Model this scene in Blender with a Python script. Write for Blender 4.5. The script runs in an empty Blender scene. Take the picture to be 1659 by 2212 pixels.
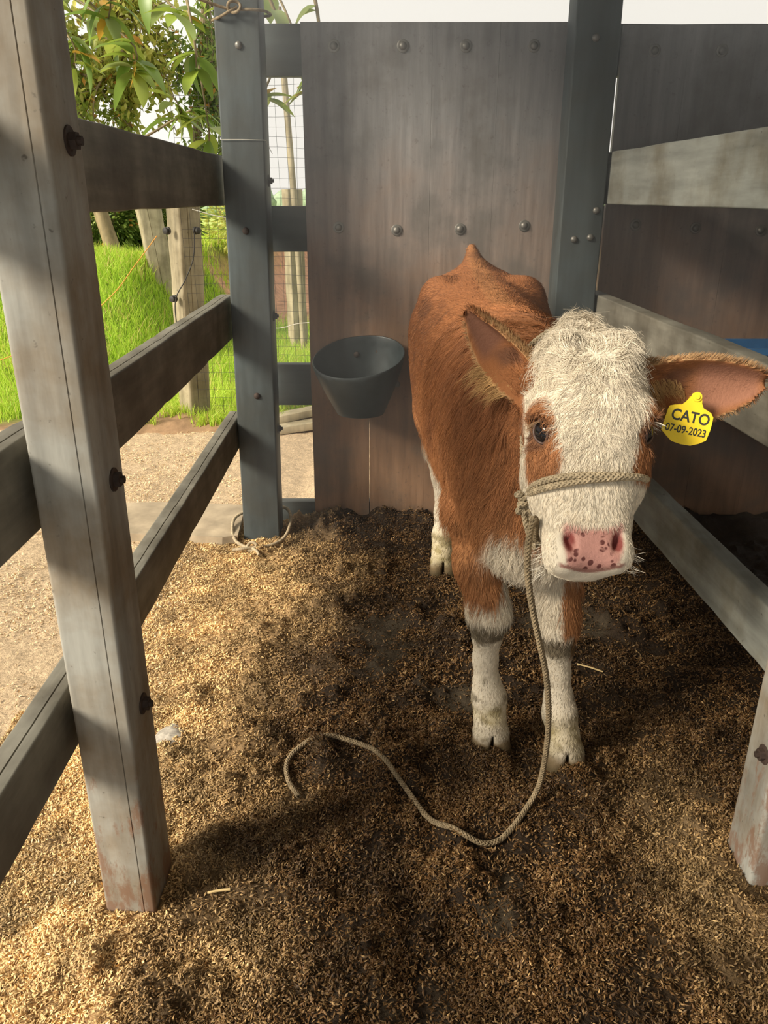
import bpy, bmesh, math, random
import numpy as np
from mathutils import Vector, Matrix, Euler

random.seed(7)
rng = np.random.default_rng(11)
scene = bpy.context.scene
COL = scene.collection

# ------------------------------------------------------------------ camera, sky, sun, exposure
cam_data = bpy.data.cameras.new('camera')
cam_data.sensor_fit = 'VERTICAL'
cam_data.sensor_height = 24.0
cam_data.lens = 1661.0 / 2212.0 * 24.0
cam_data.clip_start = 0.05
cam_data.clip_end = 400
cam = bpy.data.objects.new('camera', cam_data)
COL.objects.link(cam)
cam.location = (0.0, 0.0, 1.3)
cam.rotation_euler = (math.radians(90 - 22.15), 0, 0)
scene.camera = cam

world = bpy.data.worlds.new('overcast_sky')
scene.world = world
world.use_nodes = True
bg = world.node_tree.nodes['Background']
bg.inputs['Color'].default_value = (1.0, 0.965, 0.88, 1)
bg.inputs['Strength'].default_value = 0.96

sun_data = bpy.data.lights.new('hazy_sun', 'SUN')
sun_data.energy = 6.2
sun_data.angle = math.radians(18)
sun_data.color = (1.0, 0.90, 0.74)
sun = bpy.data.objects.new('hazy_sun', sun_data)
COL.objects.link(sun)
sun.location = (-6, -4, 6)
sun.rotation_euler = Vector((0.76, 0.42, -0.52)).to_track_quat('-Z', 'Y').to_euler()

scene.view_settings.view_transform = 'Standard'
scene.view_settings.look = 'None'
scene.view_settings.exposure = 0.15
scene.view_settings.gamma = 1.0
scene.view_settings.use_curve_mapping = False


# ------------------------------------------------------------------ numeric noise
def _hash(ix, iy, iz, seed):
    h = (ix.astype(np.int64) * 374761393 + iy.astype(np.int64) * 668265263
         + iz.astype(np.int64) * 2147483647 + seed * 974634777) & 0xFFFFFFFF
    h = ((h ^ (h >> 13)) * 1274126177) & 0xFFFFFFFF
    h = h ^ (h >> 16)
    return (h & 0xFFFFFF).astype(np.float64) / float(0xFFFFFF)


def vnoise(x, y, z=None, seed=0):
    x = np.asarray(x, float); y = np.asarray(y, float)
    z = np.zeros_like(x) if z is None else np.asarray(z, float)
    ix, iy, iz = np.floor(x), np.floor(y), np.floor(z)
    fx, fy, fz = x - ix, y - iy, z - iz
    fx = fx * fx * (3 - 2 * fx); fy = fy * fy * (3 - 2 * fy); fz = fz * fz * (3 - 2 * fz)
    r = 0
    for dx in (0, 1):
        for dy in (0, 1):
            for dz in (0, 1):
                w = (fx if dx else 1 - fx) * (fy if dy else 1 - fy) * (fz if dz else 1 - fz)
                r = r + w * _hash(ix + dx, iy + dy, iz + dz, seed)
    return r * 2 - 1


def fbm(x, y, z=None, seed=0, oct=3):
    r = 0; a = 1.0; t = 0
    for o in range(oct):
        k = 2.03 ** o
        r = r + a * vnoise(np.asarray(x) * k, np.asarray(y) * k, None if z is None else np.asarray(z) * k, seed + o)
        t += a; a *= 0.5
    return r / t


def sstep(a, b, x):
    t = np.clip((np.asarray(x, float) - a) / (b - a), 0, 1)
    return t * t * (3 - 2 * t)


# ------------------------------------------------------------------ object helpers
def link(o, parent=None):
    COL.objects.link(o)
    if parent is not None:
        o.parent = parent
    return o


def tag(o, label=None, category=None, group=None, kind=None):
    if label: o['label'] = label
    if category: o['category'] = category
    if group: o['group'] = group
    if kind: o['kind'] = kind
    return o


def empty(name, loc=(0, 0, 0)):
    o = bpy.data.objects.new(name, None)
    o.empty_display_size = 0.1
    o.location = loc
    COL.objects.link(o)
    return o


def mesh_obj(name, verts, faces, mat, parent=None, smooth=True, sharp=None):
    me = bpy.data.meshes.new(name)
    me.from_pydata([tuple(map(float, v)) for v in verts], [], faces)
    if smooth:
        me.polygons.foreach_set('use_smooth', [True] * len(me.polygons))
        if sharp:
            me.set_sharp_from_angle(angle=math.radians(sharp))
    me.materials.append(mat)
    me.update()
    o = bpy.data.objects.new(name, me)
    if parent is not None:
        o.location = -parent.location
    return link(o, parent)


def fast_mesh(name, V, F, mat, smooth=False):
    """V (n,3), F (m,k) arrays -> mesh data"""
    me = bpy.data.meshes.new(name)
    V = np.asarray(V, np.float32); F = np.asarray(F, np.int32)
    k = F.shape[1]
    me.vertices.add(len(V)); me.vertices.foreach_set('co', V.ravel())
    me.loops.add(F.size); me.loops.foreach_set('vertex_index', F.ravel())
    me.polygons.add(len(F))
    me.polygons.foreach_set('loop_start', np.arange(0, F.size, k, dtype=np.int32))
    me.polygons.foreach_set('loop_total', np.full(len(F), k, np.int32))
    if smooth:
        me.polygons.foreach_set('use_smooth', np.ones(len(F), bool))
    me.materials.append(mat)
    me.update(calc_edges=True)
    return me


def add_color(me, name, C, domain='POINT'):
    a = me.attributes.new(name, 'FLOAT_COLOR', domain)
    C = np.asarray(C, np.float32)
    if C.shape[1] == 3:
        C = np.concatenate([C, np.ones((len(C), 1), np.float32)], 1)
    a.data.foreach_set('color', C.ravel())


def obj_from(name, me, parent=None, kind=None):
    o = bpy.data.objects.new(name, me)
    if parent is not None:
        o.location = -parent.location
    if kind: o['kind'] = kind
    return link(o, parent)


def rounded_rect(w, h, r=0.006, n=3, notches=()):
    """closed 2D profile centred on 0; notches: (side, offset, depth, width) with side in 'b','r','t','l'"""
    hw, hh = w / 2, h / 2
    pts = []
    sides = [('b', (-hw, -hh), (1, 0), w), ('r', (hw, -hh), (0, 1), h), ('t', (hw, hh), (-1, 0), w), ('l', (-hw, hh), (0, -1), h)]
    for side, o, d, L in sides:
        nrm = (d[1], -d[0])
        # corner arc at the start of this side
        cx, cy = o[0] + d[0] * r - nrm[0] * r, o[1] + d[1] * r - nrm[1] * r
        a1 = math.atan2(nrm[1], nrm[0]); a0 = a1 - math.pi / 2
        for i in range(n + 1):
            a = a0 + (a1 - a0) * i / n
            pts.append((cx + r * math.cos(a), cy + r * math.sin(a)))
        for (s, off, dep, wid) in sorted(notches, key=lambda q: q[1]):
            if s == side:
                for t, dd in ((off - wid / 2, 0), (off, dep), (off + wid / 2, 0)):
                    pts.append((o[0] + d[0] * t - nrm[0] * dd, o[1] + d[1] * t - nrm[1] * dd))
    return pts


def extrude(name, prof, p0, p1, u, v, mat, parent=None, seg=24, wob=0.0015, seed=0, sharp=35, chew=0.0):
    """sweep a profile (u,v) from p0 to p1 with slight surface unevenness"""
    p0, p1, u, v = map(lambda q: np.array(q, float), (p0, p1, u, v))
    P = np.array(prof); n = len(P)
    L = np.linalg.norm(p1 - p0)
    rows = []
    for i in range(seg + 1):
        t = i / seg
        c = p0 + (p1 - p0) * t
        k = 1 + wob / 0.06 * vnoise(np.full(n, t * L * 5.0), P[:, 0] * 9, P[:, 1] * 9, seed)
        if chew:
            k = k - chew * np.clip(vnoise(np.full(n, t * L * 14.0), P[:, 0] * 30, P[:, 1] * 30, seed + 5) - 0.35, 0, 1)
        q = P * k[:, None]
        rows.append(c + q[:, :1] * u + q[:, 1:] * v)
    V = np.concatenate(rows)
    F = []
    for i in range(seg):
        for j in range(n):
            a = i * n + j; b = i * n + (j + 1) % n
            F.append((a, b, b + n, a + n))
    F.append(tuple(range(n - 1, -1, -1)))
    F.append(tuple(seg * n + j for j in range(n)))
    return mesh_obj(name, V, F, mat, parent, True, sharp)


def tube_arrays(path, radius, sides=8, cap=True):
    P = np.array(path, float); n = len(P)
    R = np.full(n, radius) if np.isscalar(radius) else np.array(radius, float)
    T = np.gradient(P, axis=0); T /= np.linalg.norm(T, axis=1)[:, None] + 1e-12
    ref = np.array([0, 0, 1.0]) if abs(T[0][2]) < 0.9 else np.array([1.0, 0, 0])
    N = np.zeros_like(P)
    nn = ref - T[0] * ref.dot(T[0]); N[0] = nn / np.linalg.norm(nn)
    for i in range(1, n):
        q = N[i - 1] - T[i] * N[i - 1].dot(T[i]); N[i] = q / (np.linalg.norm(q) + 1e-12)
    B = np.cross(T, N)
    a = np.arange(sides) / sides * 2 * math.pi
    V = P[:, None, :] + R[:, None, None] * (np.cos(a)[None, :, None] * N[:, None, :] + np.sin(a)[None, :, None] * B[:, None, :])
    V = V.reshape(-1, 3)
    i = np.arange(n - 1)[:, None] * sides; j = np.arange(sides)[None, :]; j2 = (j + 1) % sides
    F = np.stack([i + j, i + j2, i + j2 + sides, i + j + sides], -1).reshape(-1, 4)
    return V, F, N, B


def tube(name, path, radius, mat, parent=None, sides=8):
    V, F, _, _ = tube_arrays(path, radius, sides)
    F = [tuple(f) for f in F]
    n = len(V)
    F.append(tuple(range(sides - 1, -1, -1))); F.append(tuple(range(n - sides, n)))
    return mesh_obj(name, V, F, mat, parent, True, 60)


def spline(pts, n):
    """Catmull-Rom through pts, resampled to n points at even arc length"""
    P = np.array(pts, float)
    Q = np.concatenate([[2 * P[0] - P[1]], P, [2 * P[-1] - P[-2]]])
    out = []
    for i in range(len(P) - 1):
        a, b, c, d = Q[i:i + 4]
        for t in np.linspace(0, 1, 24, endpoint=False):
            out.append(0.5 * ((2 * b) + (-a + c) * t + (2 * a - 5 * b + 4 * c - d) * t * t + (-a + 3 * b - 3 * c + d) * t ** 3))
    out.append(P[-1]); out = np.array(out)
    s = np.concatenate([[0], np.cumsum(np.linalg.norm(np.diff(out, axis=0), axis=1))])
    t = np.linspace(0, s[-1], n)
    return np.stack([np.interp(t, s, out[:, k]) for k in range(3)], 1)


# ------------------------------------------------------------------ materials
def new_mat(name):
    m = bpy.data.materials.new(name); m.use_nodes = True
    nt = m.node_tree
    return m, nt, nt.nodes['Principled BSDF']


def ramp(nt, fac, stops):
    r = nt.nodes.new('ShaderNodeValToRGB')
    el = r.color_ramp.elements
    while len(el) < len(stops): el.new(0.5)
    for e, (p, c) in zip(el, stops):
        e.position = p; e.color = (*c, 1)
    nt.links.new(fac, r.inputs['Fac'])
    return r.outputs['Color']


def noise(nt, scale, detail=4, rough=0.55, stretch=(1, 1, 1), coord='Object', dist=0.0):
    tc = nt.nodes.new('ShaderNodeTexCoord')
    mp = nt.nodes.new('ShaderNodeMapping'); mp.inputs['Scale'].default_value = stretch
    n = nt.nodes.new('ShaderNodeTexNoise')
    n.inputs['Scale'].default_value = scale; n.inputs['Detail'].default_value = detail
    n.inputs['Roughness'].default_value = rough; n.inputs['Distortion'].default_value = dist
    nt.links.new(tc.outputs[coord], mp.inputs['Vector']); nt.links.new(mp.outputs['Vector'], n.inputs['Vector'])
    return n.outputs['Fac']


def mix(nt, fac, a, b, mode='MIX'):
    m = nt.nodes.new('ShaderNodeMix'); m.data_type = 'RGBA'; m.blend_type = mode
    for sock, val in ((m.inputs[0], fac), (m.inputs[6], a), (m.inputs[7], b)):
        if hasattr(val, 'is_linked'): nt.links.new(val, sock)
        elif isinstance(val, (int, float)): sock.default_value = val
        else: sock.default_value = (*val, 1)
    return m.outputs[2]


def bump(nt, bsdf, height, strength=0.3, dist=0.004):
    b = nt.nodes.new('ShaderNodeBump')
    b.inputs['Strength'].default_value = strength; b.inputs['Distance'].default_value = dist
    nt.links.new(height, b.inputs['Height']); nt.links.new(b.outputs['Normal'], bsdf.inputs['Normal'])


def painted_board(name, base, dirt, dirt_amt=0.5, grain=(1, 1, 0.12), rough=0.62, specks=(0.03, 0.02, 0.012), splash=None):
    m, nt, b = new_mat(name)
    n1 = noise(nt, 6.0, 5, 0.6)
    n2 = noise(nt, 26.0, 4, 0.6, grain)
    n3 = noise(nt, 70.0, 3, 0.5)
    lo = max(0.05, 0.62 - dirt_amt * 0.5)
    f1 = ramp(nt, n1, [(lo, (0, 0, 0)), (min(0.98, lo + 0.28), (1, 1, 1))])
    c = mix(nt, f1, base, dirt)
    f2 = ramp(nt, n2, [(0.35, (0.72, 0.72, 0.72)), (0.65, (1.08, 1.08, 1.08))])
    c = mix(nt, 1.0, c, f2, 'MULTIPLY')
    f3 = ramp(nt, n3, [(0.69, (0, 0, 0)), (0.78, (0.6, 0.6, 0.6))])
    c = mix(nt, f3, c, specks)
    if splash:   # mud splashed up from the floor
        tc = nt.nodes.new('ShaderNodeTexCoord'); sp = nt.nodes.new('ShaderNodeSeparateXYZ'); nt.links.new(tc.outputs['Object'], sp.inputs[0])
        n4 = noise(nt, 34.0, 6, 0.7, (1, 1, 0.35))
        ad = nt.nodes.new('ShaderNodeMath'); ad.operation = 'MULTIPLY_ADD'; ad.inputs[1].default_value = -0.42; nt.links.new(sp.outputs['Z'], ad.inputs[0]); nt.links.new(n4, ad.inputs[2])
        c = mix(nt, ramp(nt, ad.outputs[0], [(0.44, (0, 0, 0)), (0.54, (0.75, 0.75, 0.75))]), c, splash)
    nt.links.new(c, b.inputs['Base Color'])
    b.inputs['Roughness'].default_value = rough
    b.inputs['Specular IOR Level'].default_value = 0.35
    bump(nt, b, n2, 0.25, 0.003)
    return m


def plain(name, col, rough=0.5, metal=0.0, nscale=20, var=0.2, spec=0.5):
    m, nt, b = new_mat(name)
    n = noise(nt, nscale, 4)
    c = ramp(nt, n, [(0.3, tuple(x * (1 - var) for x in col)), (0.7, tuple(min(1, x * (1 + var)) for x in col))])
    nt.links.new(c, b.inputs['Base Color'])
    b.inputs['Roughness'].default_value = rough; b.inputs['Metallic'].default_value = metal
    b.inputs['Specular IOR Level'].default_value = spec
    bump(nt, b, n, 0.15, 0.002)
    return m


def attr_mat(name, attr, rough=0.8, spec=0.2, var_scale=None, trans=0.0, sheen=0.0, bumpscale=None, bumpstr=0.3):
    m, nt, b = new_mat(name)
    a = nt.nodes.new('ShaderNodeAttribute'); a.attribute_name = attr
    c = a.outputs['Color']
    if var_scale:
        n = noise(nt, var_scale, 5, 0.65)
        c = mix(nt, 1.0, c, ramp(nt, n, [(0.3, (0.6, 0.6, 0.6)), (0.7, (1.25, 1.25, 1.25))]), 'MULTIPLY')
    nt.links.new(c, b.inputs['Base Color'])
    b.inputs['Roughness'].default_value = rough
    b.inputs['Specular IOR Level'].default_value = spec
    if sheen: b.inputs['Sheen Weight'].default_value = sheen
    if bumpscale:
        bump(nt, b, noise(nt, bumpscale, 5, 0.65), bumpstr, 0.006)
    if trans:
        t = nt.nodes.new('ShaderNodeBsdfTranslucent'); nt.links.new(c, t.inputs['Color'])
        ms = nt.nodes.new('ShaderNodeMixShader'); ms.inputs[0].default_value = trans
        out = nt.nodes['Material Output']
        nt.links.new(b.outputs[0], ms.inputs[1]); nt.links.new(t.outputs[0], ms.inputs[2])
        nt.links.new(ms.outputs[0], out.inputs['Surface'])
    return m


M_post_pale = painted_board('pale_painted_post', (0.34, 0.335, 0.30), (0.22, 0.175, 0.12), 0.48, splash=(0.20, 0.105, 0.062))
M_post_slate = painted_board('slate_shaded_post', (0.066, 0.083, 0.088), (0.060, 0.066, 0.062), 0.5)  # slate tone; weaker light on the far posts is partly put into it
M_rail = painted_board('weathered_rail', (0.235, 0.222, 0.180), (0.125, 0.112, 0.085), 0.55, (1, 0.12, 1))
M_rail_pale = painted_board('pale_grey_rail', (0.32, 0.33, 0.295), (0.20, 0.185, 0.14), 0.42, (1, 0.12, 1))
M_rail_slate = painted_board('slate_cross_rail', (0.085, 0.10, 0.10), (0.075, 0.075, 0.066), 0.5, (0.12, 1, 1))


def plank_material():
    m, nt, b = new_mat('stained_glare_plank')
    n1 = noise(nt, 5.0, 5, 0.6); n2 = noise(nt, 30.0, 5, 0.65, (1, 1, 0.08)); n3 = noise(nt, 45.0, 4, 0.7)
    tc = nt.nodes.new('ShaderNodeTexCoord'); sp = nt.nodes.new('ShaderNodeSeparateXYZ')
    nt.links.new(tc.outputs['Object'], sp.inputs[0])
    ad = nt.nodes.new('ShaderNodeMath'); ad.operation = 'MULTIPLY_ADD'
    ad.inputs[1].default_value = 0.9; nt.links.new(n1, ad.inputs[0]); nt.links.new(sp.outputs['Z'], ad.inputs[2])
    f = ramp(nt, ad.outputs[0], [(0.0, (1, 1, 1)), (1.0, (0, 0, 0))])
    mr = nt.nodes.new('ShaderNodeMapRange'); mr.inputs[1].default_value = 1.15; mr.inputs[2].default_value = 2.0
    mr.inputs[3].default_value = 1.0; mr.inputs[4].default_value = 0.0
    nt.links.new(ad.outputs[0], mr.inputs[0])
    # lower half rubbed and stained brown by the animals, top greyed with painted glare
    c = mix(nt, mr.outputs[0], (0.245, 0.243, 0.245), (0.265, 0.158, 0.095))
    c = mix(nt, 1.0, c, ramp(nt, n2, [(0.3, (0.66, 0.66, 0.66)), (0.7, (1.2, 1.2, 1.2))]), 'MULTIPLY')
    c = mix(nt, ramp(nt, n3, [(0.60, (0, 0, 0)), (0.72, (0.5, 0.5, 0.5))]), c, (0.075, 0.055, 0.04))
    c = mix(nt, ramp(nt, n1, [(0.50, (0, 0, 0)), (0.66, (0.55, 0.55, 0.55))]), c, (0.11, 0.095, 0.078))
    nt.links.new(c, b.inputs['Base Color'])
    b.inputs['Roughness'].default_value = 0.6; b.inputs['Specular IOR Level'].default_value = 0.35
    bump(nt, b, n2, 0.25, 0.003)
    return m


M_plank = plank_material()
M_bolt = plain('dull_steel_bolt', (0.20, 0.19, 0.17), 0.45, 0.6, 60)
M_rust = plain('rusty_bolt', (0.050, 0.032, 0.024), 0.75, 0.2, 80, 0.4)
M_bucket = plain('black_rubber_bucket', (0.026, 0.034, 0.036), 0.42, 0, 30, 0.25)
M_rope = plain('braided_hemp_rope', (0.36, 0.29, 0.19), 0.85, 0, 90, 0.35, 0.2)
M_rope_dark = plain('dirty_rope', (0.235, 0.18, 0.11), 0.85, 0, 90, 0.35, 0.2)
M_tag = plain('yellow_ear_tag_plastic', (0.86, 0.62, 0.03), 0.38, 0, 40, 0.06)
M_print = plain('black_print', (0.03, 0.03, 0.025), 0.6, 0, 40, 0.1)
M_old_wood = painted_board('old_fence_wood', (0.42, 0.36, 0.24), (0.24, 0.20, 0.12), 0.45, (1, 1, 0.08))
M_wire = plain('dark_netting', (0.035, 0.032, 0.028), 0.6, 0, 50)
M_cord = plain('orange_cord', (0.75, 0.33, 0.06), 0.7, 0, 50)
M_whitewire = plain('pale_wire', (0.6, 0.58, 0.5), 0.6, 0, 50)
M_blue = plain('blue_plastic', (0.02, 0.14, 0.36), 0.4, 0, 20, 0.12)
M_stone = plain('chalky_stone', (0.40, 0.36, 0.30), 0.9, 0, 60, 0.45)
M_roof = plain('roof_sheet', (0.30, 0.29, 0.27), 0.6, 0, 5)
M_bark = painted_board('tree_bark', (0.30, 0.23, 0.12), (0.18, 0.14, 0.07), 0.5)

# ------------------------------------------------------------------ ground
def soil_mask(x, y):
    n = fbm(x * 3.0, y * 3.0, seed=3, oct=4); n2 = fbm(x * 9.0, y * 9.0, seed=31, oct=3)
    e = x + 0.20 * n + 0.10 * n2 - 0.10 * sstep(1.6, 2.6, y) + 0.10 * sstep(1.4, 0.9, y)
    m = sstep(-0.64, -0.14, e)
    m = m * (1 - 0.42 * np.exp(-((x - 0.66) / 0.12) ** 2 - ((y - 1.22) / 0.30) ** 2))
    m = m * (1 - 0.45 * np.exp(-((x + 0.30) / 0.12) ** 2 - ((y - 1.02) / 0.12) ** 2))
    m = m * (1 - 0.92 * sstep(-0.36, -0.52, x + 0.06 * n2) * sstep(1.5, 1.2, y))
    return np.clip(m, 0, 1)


def floor_h(x, y):
    x = np.asarray(x, float); y = np.asarray(y, float)
    inp = sstep(-0.75, -0.25, x) * sstep(3.35, 3.0, y)
    a = fbm(x * 5, y * 5, seed=1, oct=3); b = fbm(x * 13, y * 13, seed=2, oct=3); c = fbm(x * 30, y * 30, seed=8, oct=3)
    h = 0.006 * a + 0.006 * b + 0.005 * c
    lump = np.clip(b - 0.02, 0, 1) ** 0.8; nub = np.clip(c + 0.05, 0, 1)
    k = 0.35 + 0.65 * sstep(-0.25, 0.35, a)
    h = h + inp * k * (0.012 * np.clip(a + 0.1, 0, 1) + 0.040 * lump + 0.042 * nub * (0.4 + lump))
    h = h + 0.05 * sstep(2.88, 3.10, y) * sstep(-0.42, -0.25, x) * (0.8 + 0.6 * b)
    for hx, hy in ((0.271, 1.585), (0.444, 1.520), (0.219, 2.578)):
        h = h + 0.030 * np.exp(-((x - hx) ** 2 + (y - hy) ** 2) / 0.0065)
    return h - 0.008


def grid_mesh(name, xs, ys, hf, mat, colf=None, smooth=True):
    X, Y = np.meshgrid(xs, ys)
    Z = hf(X.ravel(), Y.ravel())
    V = np.stack([X.ravel(), Y.ravel(), Z], 1)
    nx, ny = len(xs), len(ys)
    i = np.arange(ny - 1)[:, None] * nx; j = np.arange(nx - 1)[None, :]
    F = np.stack([i + j, i + j + 1, i + j + 1 + nx, i + j + nx], -1).reshape(-1, 4)
    me = fast_mesh(name, V, F, mat, smooth)
    if colf is not None:
        add_color(me, 'col', colf(V))
    return me


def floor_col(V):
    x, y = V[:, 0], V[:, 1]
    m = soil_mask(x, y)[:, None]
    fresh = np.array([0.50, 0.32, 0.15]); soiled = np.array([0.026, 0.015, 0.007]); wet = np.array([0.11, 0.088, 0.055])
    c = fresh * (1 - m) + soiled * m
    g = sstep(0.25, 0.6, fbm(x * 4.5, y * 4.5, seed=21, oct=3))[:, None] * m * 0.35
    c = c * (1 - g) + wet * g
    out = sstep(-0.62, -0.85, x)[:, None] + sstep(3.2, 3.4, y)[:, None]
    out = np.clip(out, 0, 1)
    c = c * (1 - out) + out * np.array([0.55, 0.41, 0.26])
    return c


M_floor = attr_mat('trodden_bedding', 'col', 0.75, 0.25, 70.0, bumpscale=120.0, bumpstr=1.0)
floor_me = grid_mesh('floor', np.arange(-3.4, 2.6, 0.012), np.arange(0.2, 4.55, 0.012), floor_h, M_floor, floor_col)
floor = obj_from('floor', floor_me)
tag(floor, 'trodden earth floor of the pen under the rice husk bedding', kind='structure')


def outside_h(x, y):
    h = -0.03 + 0.05 * fbm(x * 0.8, y * 0.8, seed=40)
    bank = 0.78 * sstep(5.0, 7.6, y) * sstep(-1.45, -2.25, x + 0.1 * np.sin(y * 2.0)) * sstep(30, 14, y)
    mound = 0.06 * np.exp(-((y - 4.75) / 0.22) ** 2) * sstep(-2.2, -1.2, x) * (1 + fbm(x * 6, y * 6, seed=9))
    return (h * sstep(4.3, 5.2, y) - 0.05 * (1 - sstep(4.3, 4.6, y))) + bank + mound + 0.012 * fbm(x * 9, y * 9, seed=44)


def outside_col(V):
    x, y = V[:, 0], V[:, 1]
    n = fbm(x * 1.5, y * 1.5, seed=50)[:, None]
    grass = np.array([0.16, 0.24, 0.03]); dirt = np.array([0.33, 0.21, 0.12]); brown = np.array([0.52, 0.29, 0.17]); field = np.array([0.42, 0.50, 0.14])
    c = np.repeat(grass[None], len(V), 0)
    k = sstep(5.05, 4.75, y + 0.25 * n[:, 0])[:, None]
    c = c * (1 - k) + dirt * k
    k = (sstep(8.6, 9.2, y + n[:, 0]) * sstep(20, 18, y) * sstep(-2.3, -1.7, x))[:, None]
    c = c * (1 - k) + brown * k
    k = sstep(18, 20, y)[:, None]
    c = c * (1 - k) + field * k
    k = (sstep(0.25, 0.5, n[:, 0]) * sstep(5, 6, y) * sstep(12, 10, y) * 0.4)[:, None]
    return c * (1 - k) + k * np.array([0.35, 0.22, 0.10])


M_ground = attr_mat('outside_ground', 'col', 0.95, 0.1, 9.0, bumpscale=25.0, bumpstr=0.6)
xs = np.concatenate([np.arange(-40, -6, 1.0), np.arange(-6, 3, 0.06), np.arange(3, 40, 1.0)])
ys = np.concatenate([np.arange(4.4, 10, 0.06), np.arange(10, 20, 0.3), np.arange(20, 110, 2.0)])
ground_out = obj_from('floor_outside', grid_mesh('floor_outside', xs, ys, outside_h, M_ground, outside_col))
tag(ground_out, 'grassy yard and fields beyond the pen', kind='structure')

# ------------------------------------------------------------------ roof over the pen (out of the frame)
def roof():
    xs_ = np.arange(-1.05, 3.2, 0.02)
    V = []; F = []
    for x in xs_:
        z = 2.52 + 0.06 * (x + 1.05) + 0.012 * math.sin(x * 2 * math.pi / 0.12)
        V += [(x, -2.0, z), (x, 3.45, z), (x, -2.0, z + 0.006), (x, 3.45, z + 0.006)]
    for i in range(len(xs_) - 1):
        a = i * 4
        F += [(a, a + 4, a + 5, a + 1), (a + 2, a + 3, a + 7, a + 6)]
    o = mesh_obj('ceiling', V, F, M_roof)
    tag(o, 'corrugated sheet roof above the pen', kind='structure')


roof()


def board_wall(name, label, x0, y0, x1, y1, z1):
    d = Vector((x1 - x0, y1 - y0, 0)); L = d.length; d.normalize()
    root = empty(name, (x0, y0, 0)); tag(root, label, kind='structure')
    n = int(L / 0.25)
    for i in range(n):
        a = Vector((x0, y0, 0)) + d * ((i + 0.5) * L / n)
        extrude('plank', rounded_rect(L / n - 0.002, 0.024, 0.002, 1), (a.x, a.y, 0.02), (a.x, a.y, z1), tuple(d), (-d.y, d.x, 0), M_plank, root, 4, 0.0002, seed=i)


board_wall('shade_wall_right', 'unseen plank wall added on the right to shade the pen', 2.35, 3.1, 2.35, -1.9, 2.5)  # out of view, added to keep sky light off the right side
board_wall('shade_wall_front', 'unseen plank wall added behind the viewer to shade the pen', 2.3, -1.95, 0.35, -1.95, 2.5)  # out of view, added to cut sky light from behind the camera


# ------------------------------------------------------------------ bolts
def lathe(name, prof, mat, sides=14):
    """prof: list of (r, h) along +Z"""
    V = []; F = []
    for r, h in prof:
        for i in range(sides):
            a = 2 * math.pi * i / sides
            V.append((r * math.cos(a), r * math.sin(a), h))
    n = len(prof)
    for i in range(n - 1):
        for j in range(sides):
            k = (j + 1) % sides
            F.append((i * sides + j, i * sides + k, (i + 1) * sides + k, (i + 1) * sides + j))
    F.append(tuple((n - 1) * sides + j for j in range(sides)))
    me = bpy.data.meshes.new(name); me.from_pydata(V, [], F); me.materials.append(mat)
    me.polygons.foreach_set('use_smooth', [True] * len(F)); me.set_sharp_from_angle(angle=math.radians(40)); me.update()
    return me


ME_carriage = lathe('carriage_bolt', [(0.021, -0.003), (0.021, 0.002), (0.019, 0.003), (0.0135, 0.003), (0.012, 0.007), (0.008, 0.010), (0.003, 0.0115)], M_bolt)
ME_small = lathe('dome_bolt', [(0.0125, -0.002), (0.0120, 0.003), (0.008, 0.007), (0.003, 0.0085)], M_bolt, 12)
ME_smallrust = lathe('rust_bolt', [(0.0125, -0.002), (0.0120, 0.003), (0.008, 0.007), (0.003, 0.0085)], M_rust, 12)


def hexbolt_mesh():
    me = lathe('hex_bolt', [(0.020, -0.003), (0.020, 0.002), (0.019, 0.0025), (0.0, 0.0025)], M_rust, 18)
    bm = bmesh.new(); bm.from_mesh(me)
    for r, h0, h1, s in ((0.0125, 0.0025, 0.012, 6), (0.0065, 0.012, 0.018, 10)):
        a = [bm.verts.new((r * math.cos(2 * math.pi * i / s), r * math.sin(2 * math.pi * i / s), h0)) for i in range(s)]
        b = [bm.verts.new((r * math.cos(2 * math.pi * i / s), r * math.sin(2 * math.pi * i / s), h1)) for i in range(s)]
        for i in range(s):
            bm.faces.new((a[i], a[(i + 1) % s], b[(i + 1) % s], b[i]))
        bm.faces.new(b)
    bm.to_mesh(me); bm.free()
    me.polygons.foreach_set('use_smooth', [False] * len(me.polygons))
    return me


ME_hex = hexbolt_mesh()


def put_bolt(me, loc, axis, part, name='bolt'):
    """bolt as child of a part; part meshes are stored in world coordinates relative to their own object"""
    o = bpy.data.objects.new(name, me)
    root = part.parent
    off = part.location + (root.location if root else Vector())
    o.rotation_euler = Vector(axis).to_track_quat('Z', 'Y').to_euler()
    o.location = Vector(loc) - off
    link(o, part)
    return o


# ------------------------------------------------------------------ back wall of upright planks
wall = empty('wall_back', (0.5, 3.12, 0)); tag(wall, 'back wall of upright dark planks bolted to cross rails', kind='structure')
for z0, z1 in ((1.705, 1.867), (1.11, 1.276), (0.505, 0.676), (-0.03, 0.076)):
    extrude('cross_rail', rounded_rect(0.045, z1 - z0, 0.004, 2), (-0.56, 3.1495, (z0 + z1) / 2), (1.95, 3.1495, (z0 + z1) / 2),
            (0, -1, 0), (0, 0, 1), M_rail_slate, wall, 30, 0.0012, seed=int(z1 * 50))
edges = [(-0.300, -0.0648), (-0.0612, 0.1697), (0.1702, 0.4048), (0.4051, 0.672),
         (0.832, 1.0648), (1.0651, 1.3008), (1.3011, 1.5350), (1.5353, 1.77)]
bolt_x = [(-0.175, -0.172), (0.066, 0.048), (0.286, 0.288), (0.524, 0.53), (0.947, 0.951), (1.183, 1.179), (1.43, 1.427), (1.65, 1.65)]
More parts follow.
